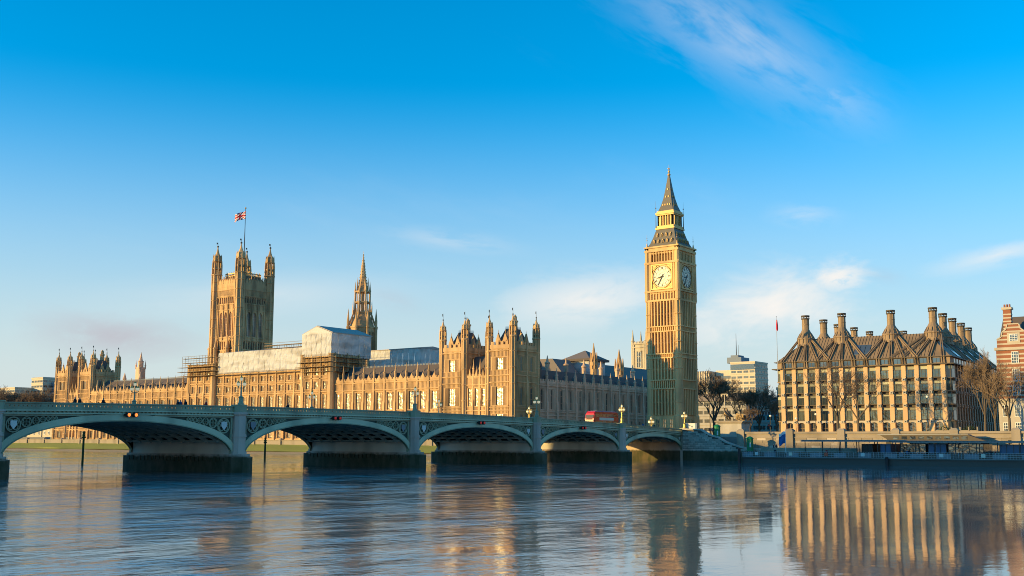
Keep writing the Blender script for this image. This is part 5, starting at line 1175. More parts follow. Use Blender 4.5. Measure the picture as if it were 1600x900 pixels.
# ================================================================ striped red brick block at the right edge
nx0, ny0, ny1 = -45.0, 65.6, 86.0
ns = thing('brick_building', 'red brick building with white stone stripes and gable at right edge', 'building', (nx0, 70, 5.8))
a = MB(); a.box(nx0 - 16, ny0, 5, nx0, ny1, 28.0); part('wall', a, 'brick_red', ns)
a = MB(); a.box(nx0 - 16, ny0 - .1, 5, nx0 + .25, ny1, 15.2); part('granite_base', a, 'granite_dry', ns)
z = 16.2
while z < 28:
    b = MB(); b.box(nx0 - 16, ny0 - .06, z, nx0 + .07, ny1, z + .42); part('stone_band', b, 'portland', ns); z += 1.15
b = MB(); b.box(nx0 - .2, ny0 - .3, 27.8, nx0 + .55, ny1, 28.5); part('cornice', b, 'portland', ns)
b = MB(); b.box(nx0 - .2, ny0 - .3, 15.0, nx0 + .45, ny1, 15.6); part('string_course', b, 'portland', ns)
gc = 69.9; hw = 4.0
gp = [(-hw, 28.4), (hw, 28.4), (hw, 30.6), (hw * .72, 31.2), (hw * .66, 32.4), (hw * .42, 33.2), (hw * .34, 34.4), (-hw * .34, 34.4), (-hw * .42, 33.2), (-hw * .66, 32.4), (-hw * .72, 31.2), (-hw, 30.6)]
b = MB(); b.prismx([(gc + u, z) for u, z in gp], nx0 - .6, nx0); part('gable', b, 'brick_red', ns)
b = MB()
for z, w_ in ((29.2, hw), (30.3, hw), (31.3, hw * .7), (32.3, hw * .66), (33.3, hw * .4)): b.box(nx0 - .05, gc - w_, z, nx0 + .06, gc + w_, z + .4)
for (u0, z0), (u1, z1) in zip(gp[2:7], gp[3:8]): b.bar((nx0 - .3, gc + u0, z0), (nx0 - .3, gc + u1, z1), .9, .3, (0, 0, 1))
for (u0, z0), (u1, z1) in zip(gp[7:11], gp[8:12]): b.bar((nx0 - .3, gc + u0, z0), (nx0 - .3, gc + u1, z1), .9, .3, (0, 0, 1))
b.box(nx0 - .1, gc - 1.5, 29.6, nx0 + .1, gc + 1.5, 32.2)
part('gable_trim', b, 'portland', ns)
def sash(y, z, wd, h): return window(ns, (nx0 + .08, y, z), EAST, wd, h, 3, 3, False, 'white_paint', 'glass_dark', .12, .12)
sash(gc, 30.0, 1.9, 1.8)
for z, h in ((24.4, 3.0), (20.0, 3.0), (16.4, 2.6)):
    for y in (67.3, 70.0, 73.2, 77, 81): 
        b = MB(); b.box(nx0 - .05, y - 1.05, z - .25, nx0 + .14, y + 1.05, z); part('sill', b, 'portland', ns)
        if y != 67.3 or z > 90: sash(y, z, 1.7, h)
for z, h in ((6.6, 3.0), (11, 3.0)):
    for y in (67.2, 70, 73.2, 77): o = sash(y, z, 1.5, h); o.location.x += .2
b = MB(); b.box(nx0 - 2.2, 67.6, 28, nx0 - .7, 69.4, 38.2); co = part('chimney', b, 'brick_red', ns)
b = MB()
z = 29.6
while z < 37.6: b.box(nx0 - 2.28, 67.52, z, nx0 - .62, 69.48, z + .35); z += .9
b.box(nx0 - 2.5, 67.3, 38.2, nx0 - .4, 69.7, 38.8); sub('stone_band', b.mesh('stone_band', 'portland'), co)
b = MB()
for y in (67.9, 68.5, 69.1): b.lathe(nx0 - 1.4, y, [(.25, 38.8), (.22, 39.6)], 8)
sub('chimney_pot', b.mesh('chimney_pot', 'brick_red'), co)
b = MB(); b.prism([(nx0 - 16.5, 28.2), (nx0 + .1, 28.2), (nx0 - 8.2, 37.0)], ny0 + .4, ny1); part('roof', b, 'slate', ns)
b = MB(); b.prismx([(gc - 3.6, 28.3), (gc + 3.6, 28.3), (gc, 33.8)], nx0 - 8, nx0 - .62); part('roof', b, 'slate', ns)
# ================================================================ offices in the distance behind the statue
def office(name, label, x0, x1, y0, y1, zt, wallm, storey, wy, winm='glass_office', band=True, ribs=False):
    th = thing(name, label, 'building', (x1, (y0 + y1) / 2, 5.8))
    a = MB(); a.box(x0, y0, 5, x1, y1, zt); part('wall', a, wallm, th)
    z = 9.0
    while z + storey * .55 < zt:
        for face in ('E', 'N'):
            L = (y1 - y0) if face == 'E' else (x1 - x0); n = max(1, int(L / wy))
            for i in range(n):
                c = L * (i + .5) / n; wd = L / n * .78; h = storey * .55
                px, py, rz = (x1 + .02, y0 + c, EAST) if face == 'E' else (x1 - c, y1 + .02, NORTH)
                a_, g_ = window_meshes(round(wd, 2), round(h, 2), 2, 0, False, wallm, winm, .1, .15); o = put('window', a_, th, (px, py, z), rz); sub('pane', g_, o)
        z += storey
    if band:
        b = MB(); z = 8.4
        while z < zt: b.box(x0 - .2, y0 - .2, z, x1 + .35, y1 + .35, z + storey * .26); z += storey
        part('floor_band', b, wallm, th)
    if ribs:
        b = MB(); n = int((y1 - y0) / 2.0)
        for i in range(n + 1): y = y0 + (y1 - y0) * i / n; b.box(x1, y - .35, 5, x1 + .8, y + .35, zt + .6)
        part('rib', b, wallm, th)
    b = MB(); b.box(x0 + .4, y0 + .4, zt, x1 - .4, y1 - .4, zt + .5); part('roof', b, 'lead', th)
    return th
oa = office('office_tower', 'pale sunlit office tower with roof mast in the distance right of clock tower', -610, -584.5, -265.3, -243.2, 70.0, 'concrete_pale', 4.7, 5.5)
a = MB(); a.box(-610, -279.9, 5, -586.5, -265.3, 64.2); part('wing', a, 'concrete_pale', oa)
for k in range(11):
    b = MB(); b.box(-586.6, -279.6, 10 + k * 4.7, -586.4, -265.6, 12.5 + k * 4.7); part('window_band', b, 'glass_office', oa)
a = MB(); a.box(-584.6, -265.2, 64.0, -584.1, -243.4, 68.6); part('top_glazing', a, 'glass_dark', oa)
a = MB(); a.box(-604, -270, 70, -588, -257, 75); a.box(-602, -268, 75, -591, -261, 77); part('plant_room', a, 'concrete_blue', oa)
a = MB(); a.tube((-596, -265, 76), (-596, -265, 96), .4, .12, 6); a.tube((-594, -262, 76), (-594, -262, 86), .2, .07, 5); part('mast', a, 'steel_dark', oa)
office('office_tower', 'narrow concrete office with vertical ribs beside foot of the clock tower', -594, -576.7, -296.5, -281.0, 62.9, 'concrete_pale', 4.7, 4.0, band=False, ribs=True)
ob = office('office_building', 'grey flat-topped stone office behind the bare trees and statue', -272, -240, -120.0, -93.2, 24.0, 'concrete', 4.2, 3.4)
a = MB(); a.hip(-273, -121, 24.4, -239.4, -92.8, 28.0, .8, .8); part('mansard', a, 'slate_blue', ob)
ob2 = office('office_building', 'lower blue-grey office left of the bronze-roofed block', -300, -275, -110, -84.0, 26.5, 'concrete_blue', 4.0, 3.2)
office('office_building', 'pale narrow building behind left corner of the office block', -150, -130, -30, -18.0, 24.5, 'concrete_pale', 3.8, 3.0)
office('office_building', 'dark distant building between the bare trees and office block', -190, -165, -62, -44, 15.0, 'concrete', 3.8, 3.0)
# far left skyline
office('distant_building', 'long pale flat-roofed building above the bare trees at left edge', -215, -190, -735, -690.0, 45.0, 'concrete_pale', 4.0, 4.0)
office('distant_building', 'stepped pale block rising behind the bare trees left of far pavilion', -222, -205, -693, -676, 53.2, 'concrete_pale', 4.0, 4.0)
office('distant_building', 'pale green-glazed block touching left side of the far pavilion', -225, -212, -681, -664, 49.0, 'concrete_blue', 4.0, 4.0)
office('distant_building', 'low pale terrace building at far left behind the trees', -230, -198, -770, -712, 41.5, 'concrete_pale', 4.0, 4.0)
# low buildings on the bank, seen through the arches
for i, (x, y, w_, d, h, lab) in enumerate(((-40, -372, 12, 10, 12.5, 'small pale house on the bank seen through the left arch'), (-45, -395, 14, 12, 15, 'brown-roofed house on the bank seen through the left arch'))):
    th = thing('house', lab, 'house', (x, y, 5.8)); a = MB(); a.box(x - d, y - w_ / 2, 5, x, y + w_ / 2, h); part('wall', a, 'stone_pale', th)
    a = MB(); a.prism([(x - d - .4, h), (x + .4, h), (x - d / 2, h + 4)], y - w_ / 2 - .3, y + w_ / 2 + .3); part('roof', a, 'brick_red' if i else 'slate', th)
    for j in range(3):
        for z in (7, 9.8): window(th, (x + .03, y - w_ / 3 + j * w_ / 3, z), EAST, 1.2, 1.6, 2, 1, False, 'white_paint', 'glass_dark')
th = thing('terrace_pavilion', 'small stone turret with cone roof on the bank seen through left arch', 'turret', (-14, -366, 1))
a = MB(); a.lathe(-15, -366, [(2.2, 0), (2.2, 7.0), (2.5, 7.2), (2.5, 7.6)], 8); part('wall', a, 'stone', th)
a = MB(); a.lathe(-15, -366, [(2.6, 7.6), (.1, 11)], 8); part('roof', a, 'stone_shade_lift', th)
# ================================================================ abutment stairs and embankment
th = thing('stair_wall', 'granite stair wall stepping down from bridge end to the landing', 'wall', (2, 9, 0))
prof_ = [(.9, 7.7), (6.0, 7.5), (8.6, 6.1), (10.7, 5.6), (12.6, 4.5), (16.3, 3.3), (18.8, 2.8), (23.2, 2.8)]
a = MB(); a.prismx([(.9, 2.86), (23.2, 2.86)] + [(y, max(z, 2.87)) for y, z in prof_[::-1]], 1.2, 2.0); part('wall', a, 'joint', th)
a = MB(); a.prismx([(.9, -2), (23.2, -2), (23.2, 2.85), (.9, 2.85)], 1.1, 2.12); part('footing', a, 'granite', th)
for (y0, z0), (y1, z1) in zip(prof_[:-1], prof_[1:]):
    b = MB(); b.bar((1.6, y0 - .02, z0 + .12), (1.6, y1 + .02, z1 + .12), 1.15, .34, (0, 0, 1)); part('coping', b, 'granite_dry', th)
z = 2.9; r_ = 0
while z < 7.2:      # coursed blocks, each a little proud
    def top_at(y):
        for (a0, b0), (a1, b1) in zip(prof_[:-1], prof_[1:]):
            if a0 <= y <= a1: return b0 + (b1 - b0) * (y - a0) / (a1 - a0)
        return 0
    y = 1.0 - (r_ % 2) * .7
    while y < 22.5:
        y1 = y + random.uniform(1.3, 1.6); a0 = max(y, .95)
        if min(top_at(a0), top_at(min(y1, 23))) > z + .36:
            b = MB(); q_ = random.uniform(.06, .13); b.box(2.0, a0 + .035, z + .035, 2.0 + q_, y1 - .035, z + .455); part('block', b, 'granite_block', th)
        y = y1
    z += .48; r_ += 1
st = MB(); n = 26
for i in range(n): yy = 6.2 + 11.5 * i / n; zz_ = 6.6 - 4.4 * (i + 1) / n; st.box(-3.8, yy, 0, 1.2, yy + 11.5 / n, zz_)
st.box(-3.8, 17.7, 0, 1.2, 26, 2.2); st.box(-3.8, -.3, 0, 1.2, 6.2, 6.6)
o = part('steps', st, 'granite_dry', None); tag(o, 'granite steps behind the stair wall leading down to the pier', 'steps')
# statue plinth and a plain bronze horse-and-chariot group
th = thing('statue_plinth', 'tall granite plinth with ledges under the bronze statue by bridge end', 'plinth', (-8, 10, 5))
a = MB(); a.box(-11.0, 6.3, 2, -5.2, 14.0, 6.2); part('base', a, 'granite_dry', th)
a = MB(); a.box(-10.6, 6.8, 6.2, -5.8, 13.4, 9.3); part('die', a, 'granite_dry', th)
a = MB(); a.box(-10.9, 6.5, 9.3, -5.5, 13.7, 9.6); a.box(-11.1, 6.2, 9.6, -5.3, 14.0, 9.95); part('cornice', a, 'embank', th)
def skin_mesh(name, verts, edges, mats, sub_=1, colour=None):
    me = bpy.data.meshes.new(name + '_cage'); me.from_pydata([v[:3] for v in verts], edges, []); o = bpy.data.objects.new(name + '_cage', me); COL.objects.link(o)
    o.modifiers.new('s', 'SKIN')
    for i, v in enumerate(verts):
        r = v[3] if len(v) == 4 else v[3:5]; d = me.skin_vertices[0].data[i]; d.radius = (r, r) if not isinstance(r, tuple) else r; d.use_root = (i == 0)
    md = o.modifiers.new('u', 'SUBSURF'); md.levels = sub_; md.render_levels = sub_
    dg = bpy.context.evaluated_depsgraph_get(); m2 = bpy.data.meshes.new_from_object(o.evaluated_get(dg)); m2.name = name
    bpy.data.objects.remove(o); bpy.data.meshes.remove(me)
    m2.materials.clear()
    for x in mats: m2.materials.append(M[x])
    for p in m2.polygons:
        p.use_smooth = True; p.material_index = colour(p.center) if colour else 0
    return m2
def horse(rear):
    c, s = math.cos(rear), math.sin(rear)
    def r(p): x, z = p[0], p[2]; return (x * c - z * s, p[1], x * s + z * c + .0, p[3])
    body = [(0, 0, 1.25, .36), (.55, 0, 1.3, .40), (1.0, 0, 1.35, .38), (1.35, 0, 1.75, .24), (1.6, 0, 2.2, .17), (1.75, 0, 2.35, .16), (2.1, 0, 2.1, .10), (-.35, 0, 1.3, .1), (-.75, 0, .9, .07)]
    legs = [(.05, .2, .75, .17), (-.2, .2, .42, .10), (-.1, .2, .02, .08), (.05, -.2, .75, .17), (-.25, -.2, .45, .10), (-.2, -.2, .02, .08), (1.15, .2, .9, .13), (1.5, .2, .75, .09), (1.4, .2, .35, .07), (1.15, -.2, .9, .13), (1.45, -.2, .95, .09), (1.6, -.2, .55, .07)]
    E_ = [(0, 1), (1, 2), (2, 3), (3, 4), (4, 5), (5, 6), (0, 7), (7, 8), (0, 9), (9, 10), (10, 11), (0, 12), (12, 13), (13, 14), (2, 15), (15, 16), (16, 17), (2, 18), (18, 19), (19, 20)]
    return [r(p) for p in body] + legs[:6] + [r(p) for p in legs[6:]], E_
hv, he = horse(.45); hmsh = skin_mesh('horse', hv, he, ['bronze_statue'], 1)
st_ = thing('statue', 'bronze statue group of rearing horses, wheeled car and standing figure on plinth', 'statue', (-8, 10, 9.95))
for y_, d in ((-9.3, .0), (-7.4, .2)):
    o = put('horse', hmsh, st_, (y_, 8.4 + d, 9.95), R(-90), (1.15, 1.15, 1.15))
for x in (-9.6, -6.9):
    w_ = MB()
    flat_ring(w_, 0, 0, .75, .14, -.08, .08, 16)
    for k in range(8): t = k * math.pi / 4; w_.bar((0, 0, 0), (.68 * math.cos(t), 0, .68 * math.sin(t)), .07, .07, (0, 1, 0))
    w_.lathe(0, 0, [(.01, 0), (.01, .01)], 4)
    part('wheel', w_, 'bronze_statue', st_, (x, 12.2, 10.72), R(90))
a = MB(); a.prismz([(-9.3, 11.3), (-7.2, 11.3), (-7.2, 13.3), (-9.3, 13.3)], 10.5, 10.75); a.prismx([(11.3, 10.75), (13.0, 10.75), (12.6, 11.5), (11.6, 11.9), (11.2, 11.6)], -9.3, -9.15); a.prismx([(11.3, 10.75), (13.0, 10.75), (12.6, 11.5), (11.6, 11.9), (11.2, 11.6)], -7.35, -7.2); a.bar((-8.25, 11.3, 10.65), (-8.25, 8.6, 11.4), .12, .12); part('car', a, 'bronze_statue', st_)
fv = [(0, 0, .95, .22), (0, 0, 1.3, .21), (0, 0, 1.55, .24), (0, 0, 1.72, .1), (0, 0, 1.95, .14), (0, .12, .5, .2), (0, .14, .05, .22), (0, -.12, .5, .2), (0, -.14, .05, .22), (.1, .35, 1.5, .1), (.25, .55, 1.75, .08), (.35, .65, 2.1, .07), (.1, -.35, 1.5, .1), (.3, -.45, 1.3, .08), (.5, -.5, 1.5, .06)]
fe = [(0, 1), (1, 2), (2, 3), (3, 4), (0, 5), (5, 6), (0, 7), (7, 8), (2, 9), (9, 10), (10, 11), (2, 12), (12, 13), (13, 14)]
put('figure', skin_mesh('figure', fv, fe, ['bronze_statue'], 1), st_, (-8.25, 12.1, 10.75), R(-90), (1.1, 1.1, 1.1))
# embankment wall and walk north of the bridge
EW = -1.2
th = thing('embankment_wall', 'long sunlit granite embankment wall behind the floating pier', 'wall', (EW, 60, 0))
a = MB(); a.box(-1.8, 14.2, -2, EW, 130, 6.6); part('wall', a, 'embank', th)
a = MB(); a.box(-2.1, 14.2, 6.6, EW + .35, 130, 7.1); a.box(-2.0, 14.2, 5.6, EW + .2, 130, 5.8); part('coping', a, 'embank', th)
for k_, z in enumerate((2.6, 3.2, 3.8, 4.4, 5.0)):
    y = 14.4 + (k_ % 2) * .9
    while y < 128:
        L_ = random.uniform(2.2, 3.0); a = MB(); a.box(EW - .02, y + .04, z + .03, EW + random.uniform(.03, .09), min(y + L_ - .04, 129.5), z + .57); part('block', a, 'granite_block' if random.random() < .25 else 'embank_block', th); y += L_
for k in range(9):
    y = 15.5 + k * 12.6; a = MB(); a.box(-2.4, y - .9, -1, EW + .6, y + .9, 7.4); a.hip(-2.4, y - .9, 7.4, EW + .6, y + .9, 7.8, .4, .4); part('pier', a, 'embank', th)
for k in range(6):
    y = 66.5 + k * 5.5; a = MB(); a.box(EW - .05, y - .7, 4.3, EW + .06, y + .7, 5.2); part('vent_opening', a, 'black_paint', th)
a = MB(); a.prismx([(51.0, 2.4), (54, 2.4), (54, 5.0), (53.3, 5.9), (52.5, 6.1), (51.7, 5.9), (51.0, 5.0)], EW - .05, EW + .08); part('doorway', a, 'black_paint', th)
a = MB(); a.box(EW, 24, -2, 6.5, 47, 2.3); a.box(EW, 24, 2.3, 6.6, 47, 2.45); o = part('landing', a, 'embank', None); tag(o, 'low stone landing between stair wall and floating pier', 'landing')
a = MB(); a.box(6.3, 24, 2.45, 6.5, 47, 3.3); o = part('landing_wall', a, 'embank', None); tag(o, 'low stone wall along edge of the pier landing', 'wall')
# ---- floating pier
fp = thing('floating_pier', 'long dark floating passenger pier with canopy and railings', 'pier', (18, 70, 0))
P0, P1 = 27.5, 120
a = MB(); a.box(10, P0, -.6, 24.6, P1, 1.15); a.box(9.9, P0 - .1, 1.15, 24.9, P1, 1.4); part('pontoon', a, 'steel_dark', fp)
a = MB(); a.box(10.1, P0 + .1, 1.4, 24.7, P1 - .1, 1.46); part('deck', a, 'canopy_top', fp)
y = P0; k = 0
while y < P1:
    a = MB()
    for j in range(5): a.tube((24.5, y + j * .52, 1.45), (24.5, y + j * .52, 2.65), .03, .03, 4, cap=False)
    for z in (2.65, 2.25, 1.85): a.tube((24.5, y, z), (24.5, y + 2.6, z), .035, .035, 4, cap=False)
    po = part('railing', a, 'steel_pale', fp)
    if k % 3 == 1:
        b = MB(); b.box(24.53, y + .5, 1.75, 24.58, y + 1.3, 2.45); s_o = sub('notice', b.mesh('notice', ('plaque_white', 'cream_ad', 'lifebuoy', 'plaque_white', 'poster_grey')[(k // 3) % 5]), po)
    b = MB(); b.box(24.44, y + .05, 1.5, 24.48, y + 2.55, 2.4); sub('infill', b.mesh('infill', 'steel_dark' if k % 2 else 'poster_grey'), po)
    y += 2.6; k += 1
for (y0, y1, zt) in ((40.5, 59.2, 4.75), (59.8, 119, 4.6)):
    a = MB(); a.box(11.5, y0, zt, 22.6, y1, zt + .28); a.box(11.3, y0 - .2, zt + .28, 22.9, y1 + .2, zt + .4); part('canopy', a, 'canopy_top', fp)
    y = y0 + .6
    while y < y1:
        for x in (12.2, 22.0):
            a = MB(); a.tube((x, y, 1.4), (x, y, zt), .09, .09, 6); part('post', a, 'steel_dark', fp)
        y += 3.9
for (y0, y1, mt) in ((53.0, 55.2, 'black_paint'), (56.8, 59.0, 'blue_panel'), (61, 66, 'glass_dark'), (66.5, 70, 'blue_panel'), (70.4, 77, 'glass_dark'), (80, 85, 'blue_panel'), (86, 100, 'glass_dark')):
    a = MB(); a.box(13.5, y0, 1.4, 20.8, y1, 4.3); bo = part('kiosk', a, mt, fp)
    b = MB(); n = max(2, int((y1 - y0) / 1.1))
    for i in range(n + 1): yy = y0 + (y1 - y0) * i / n; b.box(20.8, yy - .04, 1.4, 20.9, yy + .04, 4.3)
    b.box(20.8, y0, 2.4, 20.88, y1, 2.5); sub('mullion', b.mesh('mullion', 'steel_dark'), bo)
# covered gangway, a dark hull-like shape against the wall
th = thing('covered_gangway', 'dark sloping covered gangway in front of the embankment wall', 'gangway', (4, 64, 2))
a = MB(); a.prismx([(51.5, 6.2), (53.5, 5.0), (73.5, 5.0), (70.0, 6.3)], 2.0, 4.4); part('body', a, 'bronze_dark', th)
a = MB(); a.prismx([(51.0, 6.25), (70.2, 6.35), (70.2, 6.5), (51.0, 6.4)], 1.8, 4.6); part('roof', a, 'canopy_top', th)
for y in (56, 63, 70):
    a = MB(); a.tube((3.2, y, 0), (3.2, y, 5.0), .18, .18, 8); part('leg', a, 'steel_dark', th)
for k in range(9):
    a = MB(); a.box(4.4, 54.4 + k * 1.8, 5.3, 4.43, 55.6 + k * 1.8, 5.95); part('window', a, 'glass_dark', th)
# piles
for y, lab in ((59.5, 'dark mooring pile at front of the floating pier'), (27.2, 'dark mooring pile at left end of the floating pier')):
    a = MB(); a.tube((25.2, y, -2), (25.2, y, 3.2 if y < 30 else 1.7), .3, .3, 10); o = part('mooring_pile', a, 'black_paint', None); tag(o, lab, 'pile')
# flag on the pontoon
th = thing('flagpole', 'white pole with blue flag on the floating pier', 'flagpole', (22.5, 36.9, 1.4))
a = MB(); a.tube((22.5, 36.9, 1.4), (22.5, 36.9, 7.4), .07, .05, 6); a.ball((22.5, 36.9, 7.5), .1, 6, 4); part('pole', a, 'white_paint', th)
put('flag', flag_mesh(1.5, 2.6, 10, 12, lambda s, t: 0 if t < .75 else 1, ['flag_sky', 'flag_white'], .6, .25), th, (22.5, 36.9, 4.4), R(140))
# kiosks and hoarding
for (x, y, z0, r, h, lab) in ((.3, 9.7, 6.6 - 1.25, .72, 3.6, 'green cylindrical kiosk at top of the bridge stairs'), (3.6, 19.9, 2.45, .75, 3.5, 'green cylindrical kiosk down on the pier landing')):
    th = thing('kiosk', lab, 'kiosk', (x, y, z0))
    a = MB(); a.lathe(x, y, [(r * 1.06, z0), (r * 1.06, z0 + .25), (r, z0 + .3), (r, z0 + h * .82)], 16)
    for i in range(8): t = i * math.pi / 4; a.box(x + r * math.cos(t) - .05, y + r * math.sin(t) - .05, z0 + .2, x + r * math.cos(t) + .05, y + r * math.sin(t) + .05, z0 + h * .82)
    part('body', a, 'kiosk_green', th); a = MB(); a.lathe(x, y, [(r * 1.15, z0 + h * .82), (r * 1.18, z0 + h * .88), (r * .9, z0 + h * .93), (r * .3, z0 + h)], 16); part('roof', a, 'kiosk_green', th)
    a = MB(); a.box(x + r * .8, y + r * .3, z0 + .9, x + r * 1.03, y + r * .75, z0 + 2.0); part('notice', a, 'plaque_white', th)
th = thing('hoarding', 'white poster hoarding on the bridge end beside the lamp', 'hoarding', (-.8, 1.8, 7.5))
a = MB(); a.box(-1.0, .2, 7.75, -.8, 3.0, 9.3); part('board', a, 'plaque_white', th)
for y, z, w_, h, m_ in ((.7, 8.6, .5, .35, 'cream_ad'), (1.4, 8.7, .5, .3, 'poster_grey'), (2.1, 8.45, .45, .4, 'blue_panel'), (.8, 8.1, .6, .2, 'poster_grey'), (1.8, 8.05, .7, .2, 'cream_ad')):
    a = MB(); a.box(-.8, y - w_ / 2, z - h / 2, -.77, y + w_ / 2, z + h / 2); part('print', a, m_, th)
a = MB(); a.box(-1.1, 3.0, 7.75, -.75, 3.5, 9.3); part('end_panel', a, 'blue_panel', th)
# ================================================================ lamps
def lamp_thing(loc, label, body='green_iron', sc_=1.0, group='triple-lantern bridge lamps', shorter=1.0):
    th = thing('street_lamp', label, 'street lamp', loc, 0.0, group); x, y, z = loc
    def mk():
        a = MB(); a.lathe(0, 0, [(.42, 0), (.42, .2), (.32, .3), (.3, .9), (.38, 1.0), (.2, 1.15)], 8)
        p = MB(); p.lathe(0, 0, [(.13, 1.1), (.1, 2.2), (.15, 2.3), (.07, 2.45), (.055, 3.2)], 8)
        for t in (0, math.pi / 2, math.pi, 3 * math.pi / 2):
            c, s = math.cos(t), math.sin(t); pts_ = [(0, 2.35), (.25, 2.22), (.48, 2.3), (.55, 2.5)]
            for (r0, z0), (r1, z1) in zip(pts_[:-1], pts_[1:]): p.tube((r0 * c, r0 * s, z0), (r1 * c, r1 * s, z1), .035, .035, 5)
        l = MB(); l.lathe(0, 0, [(.08, 0), (.2, .12), (.22, .38), (.16, .46)], 8)
        k = MB(); k.lathe(0, 0, [(.22, .44), (.12, .56), (.03, .68)], 8); k.ball((0, 0, .7), .04, 5, 3); k.lathe(0, 0, [(.03, -.05), (.1, .02)], 6)
        return a.mesh('pedestal', body), p.mesh('post', body if body != 'green_iron' else 'green_iron'), l.mesh('lantern', 'lamp_globe'), k.mesh('lantern_cap', 'lamp_gold_sun')
    a, p, l, k = cached(('lamp', body), mk)
    put('pedestal', a, th, loc); put('post', p, th, loc)
    for dx, dy, dz in ((0, 0, 3.2), (.55, 0, 2.5), (-.55, 0, 2.5), (0, .55, 2.5), (0, -.55, 2.5)):
        o = put('lantern', l, th, (x + dx, y + dy, z + dz)); sub('lantern_cap', k, o)
    th.scale = (sc_, sc_, sc_); return th
near = ['near-side lamp on the pier right of the centre arch', None]
lab_n = {1: 'sunlit near-side lamp just right of the red bus', 2: 'near-side lamp on pier in front of corner of golden pavilion', 3: 'near-side lamp on the pier below the pinnacled range', 4: 'near-side lamp on the wide pier, largest and leftmost of the lamps'}
lab_s = {1: 'far-side lamp before the pavilion corner, left of its near-side twin', 2: 'far-side lamp before the golden pavilion left tower', 3: 'far-side lamp before the palace next to the hi-vis figure', 4: 'far-side lamp before the left river range'}
for k in (1, 2, 3, 4): lamp_thing((EDGE[k], .35, ZP(EDGE[k]) + .2), lab_n[k], 'lamp_gold_sun' if k == 1 else 'green_iron', 1.12)  # first pier's body goes gold where sun strikes: light put into its colour
for k in (1, 2, 3, 4): lamp_thing((EDGE[k] + 1.0, -BW - .2, ZP(EDGE[k]) + .1), lab_s[k], 'lamp_gold_sun' if k == 1 else 'green_iron', 1.12)  # same sunlit gold put into the far-side body
lamp_thing((-.2, .3, ZP(0) + .3), 'sunlit lamp at bridge end beside the white hoarding', 'lamp_gold_sun', 1.1)  # lamp body coloured gold for the sunlight on it
lamp_thing((-30.2, -26.5, 6.6), 'sunlit lamp at foot of the clock tower beyond the bridge end', 'lamp_gold_sun', 1.35)  # gold colour stands in for sun on this body too
def street_post(loc, h, label, globe=True):
    th = thing('lamp_post', label, 'lamp post', loc); x, y, z = loc
    a = MB(); a.lathe(x, y, [(.2, z), (.2, z + .6), (.09, z + .8), (.06, z + h)], 8); part('post', a, 'black_paint', th)
    a = MB(); a.ball((x, y, z + h + .2), .26, 8, 5); part('globe', a, 'lamp_globe', th); return th
street_post((-1.8, 34.4, 7.8), 3.2, 'globe lamp on embankment wall under the left bare tree')
street_post((-1.8, 60.3, 7.8), 6.8, 'tall thin lamp post on embankment wall before the office block')
street_post((-12, 18.5, 5.8), 5.2, 'globe lamp post left of the office block corner')
street_post((-9, 26.5, 5.8), 4.4, 'small globe lamp post in front of the office block')
th = thing('column_post', 'thin brown lamp column beside the green kiosk', 'lamp post', (-12, 1.6, 5.8)); a = MB(); a.tube((-12, 1.6, 5.8), (-12, 1.6, 14.8), .14, .1, 8); part('post', a, 'bark', th); a = MB(); a.box(-12.3, 1.4, 14.7, -11.7, 1.8, 14.9); part('head', a, 'steel_dark', th)
th = thing('signal_column', 'sunlit twin-headed lamp column rising behind the bronze statue', 'lamp post', (-16, 4.0, 5.8)); a = MB(); a.tube((-16, 4.0, 5.8), (-16, 4.0, 17.3), .2, .14, 8); part('post', a, 'stone_pale', th); a = MB(); a.box(-16.2, 3.2, 17.1, -15.8, 4.8, 17.3); a.box(-16.2, 3.0, 16.6, -15.8, 3.4, 17.2); a.box(-16.2, 4.6, 16.6, -15.8, 5.0, 17.2); part('head', a, 'stone_pale', th)
# traffic light by the office block
th = thing('traffic_light', 'small traffic light on the street left of the office block', 'traffic light', (-14, 17.2, 5.8)); a = MB(); a.tube((-14, 17.2, 5.8), (-14, 17.2, 8.4), .07, .07, 6); part('post', a, 'black_paint', th)
a = MB(); a.box(-14.15, 17.0, 8.0, -13.85, 17.4, 9.1); part('head', a, 'black_paint', th); a = MB(); a.ball((-13.85, 17.2, 8.85), .11, 6, 4); part('red_lamp', a, 'signal_red', th)
# ================================================================ navigation lights on the arches
for i, mt, lab in ((4, 'signal_orange', 'pair of lit orange navigation lights over the leftmost arch'), (3, 'signal_red', 'pair of dark red navigation lights over the wide second arch'), (2, 'signal_red', 'pair of red navigation lights over the third arch from left'), (1, 'signal_red', 'red navigation lights over the arch below the bus')):
    c = (EDGE[i] + EDGE[i + 1]) / 2; z = ZP(c) - 1.55; th = thing('navigation_light', lab, 'signal light', (c, .3, z), 0, 'navigation lights on the bridge')
    a = MB(); a.box(c - .95, .3, z - .12, c + .95, .5, z + .12); part('bracket', a, 'black_paint', th)
    for dx in (-.55, .55):
        a = MB(); a.lathe(0, 0, [(.34, 0), (.34, .5)], 12); a.v = [(c + dx + x, .5 + zz2, z + y) for x, y, zz2 in a.v]; o = part('housing', a, 'black_paint', th)
        b = MB(); b.lathe(0, 0, [(.24, 0), (.2, .08), (.05, .12)], 12); b.v = [(c + dx + x, 1.0 + zz2, z + y) for x, y, zz2 in b.v]; sub('lens', b.mesh('lens', mt), o)
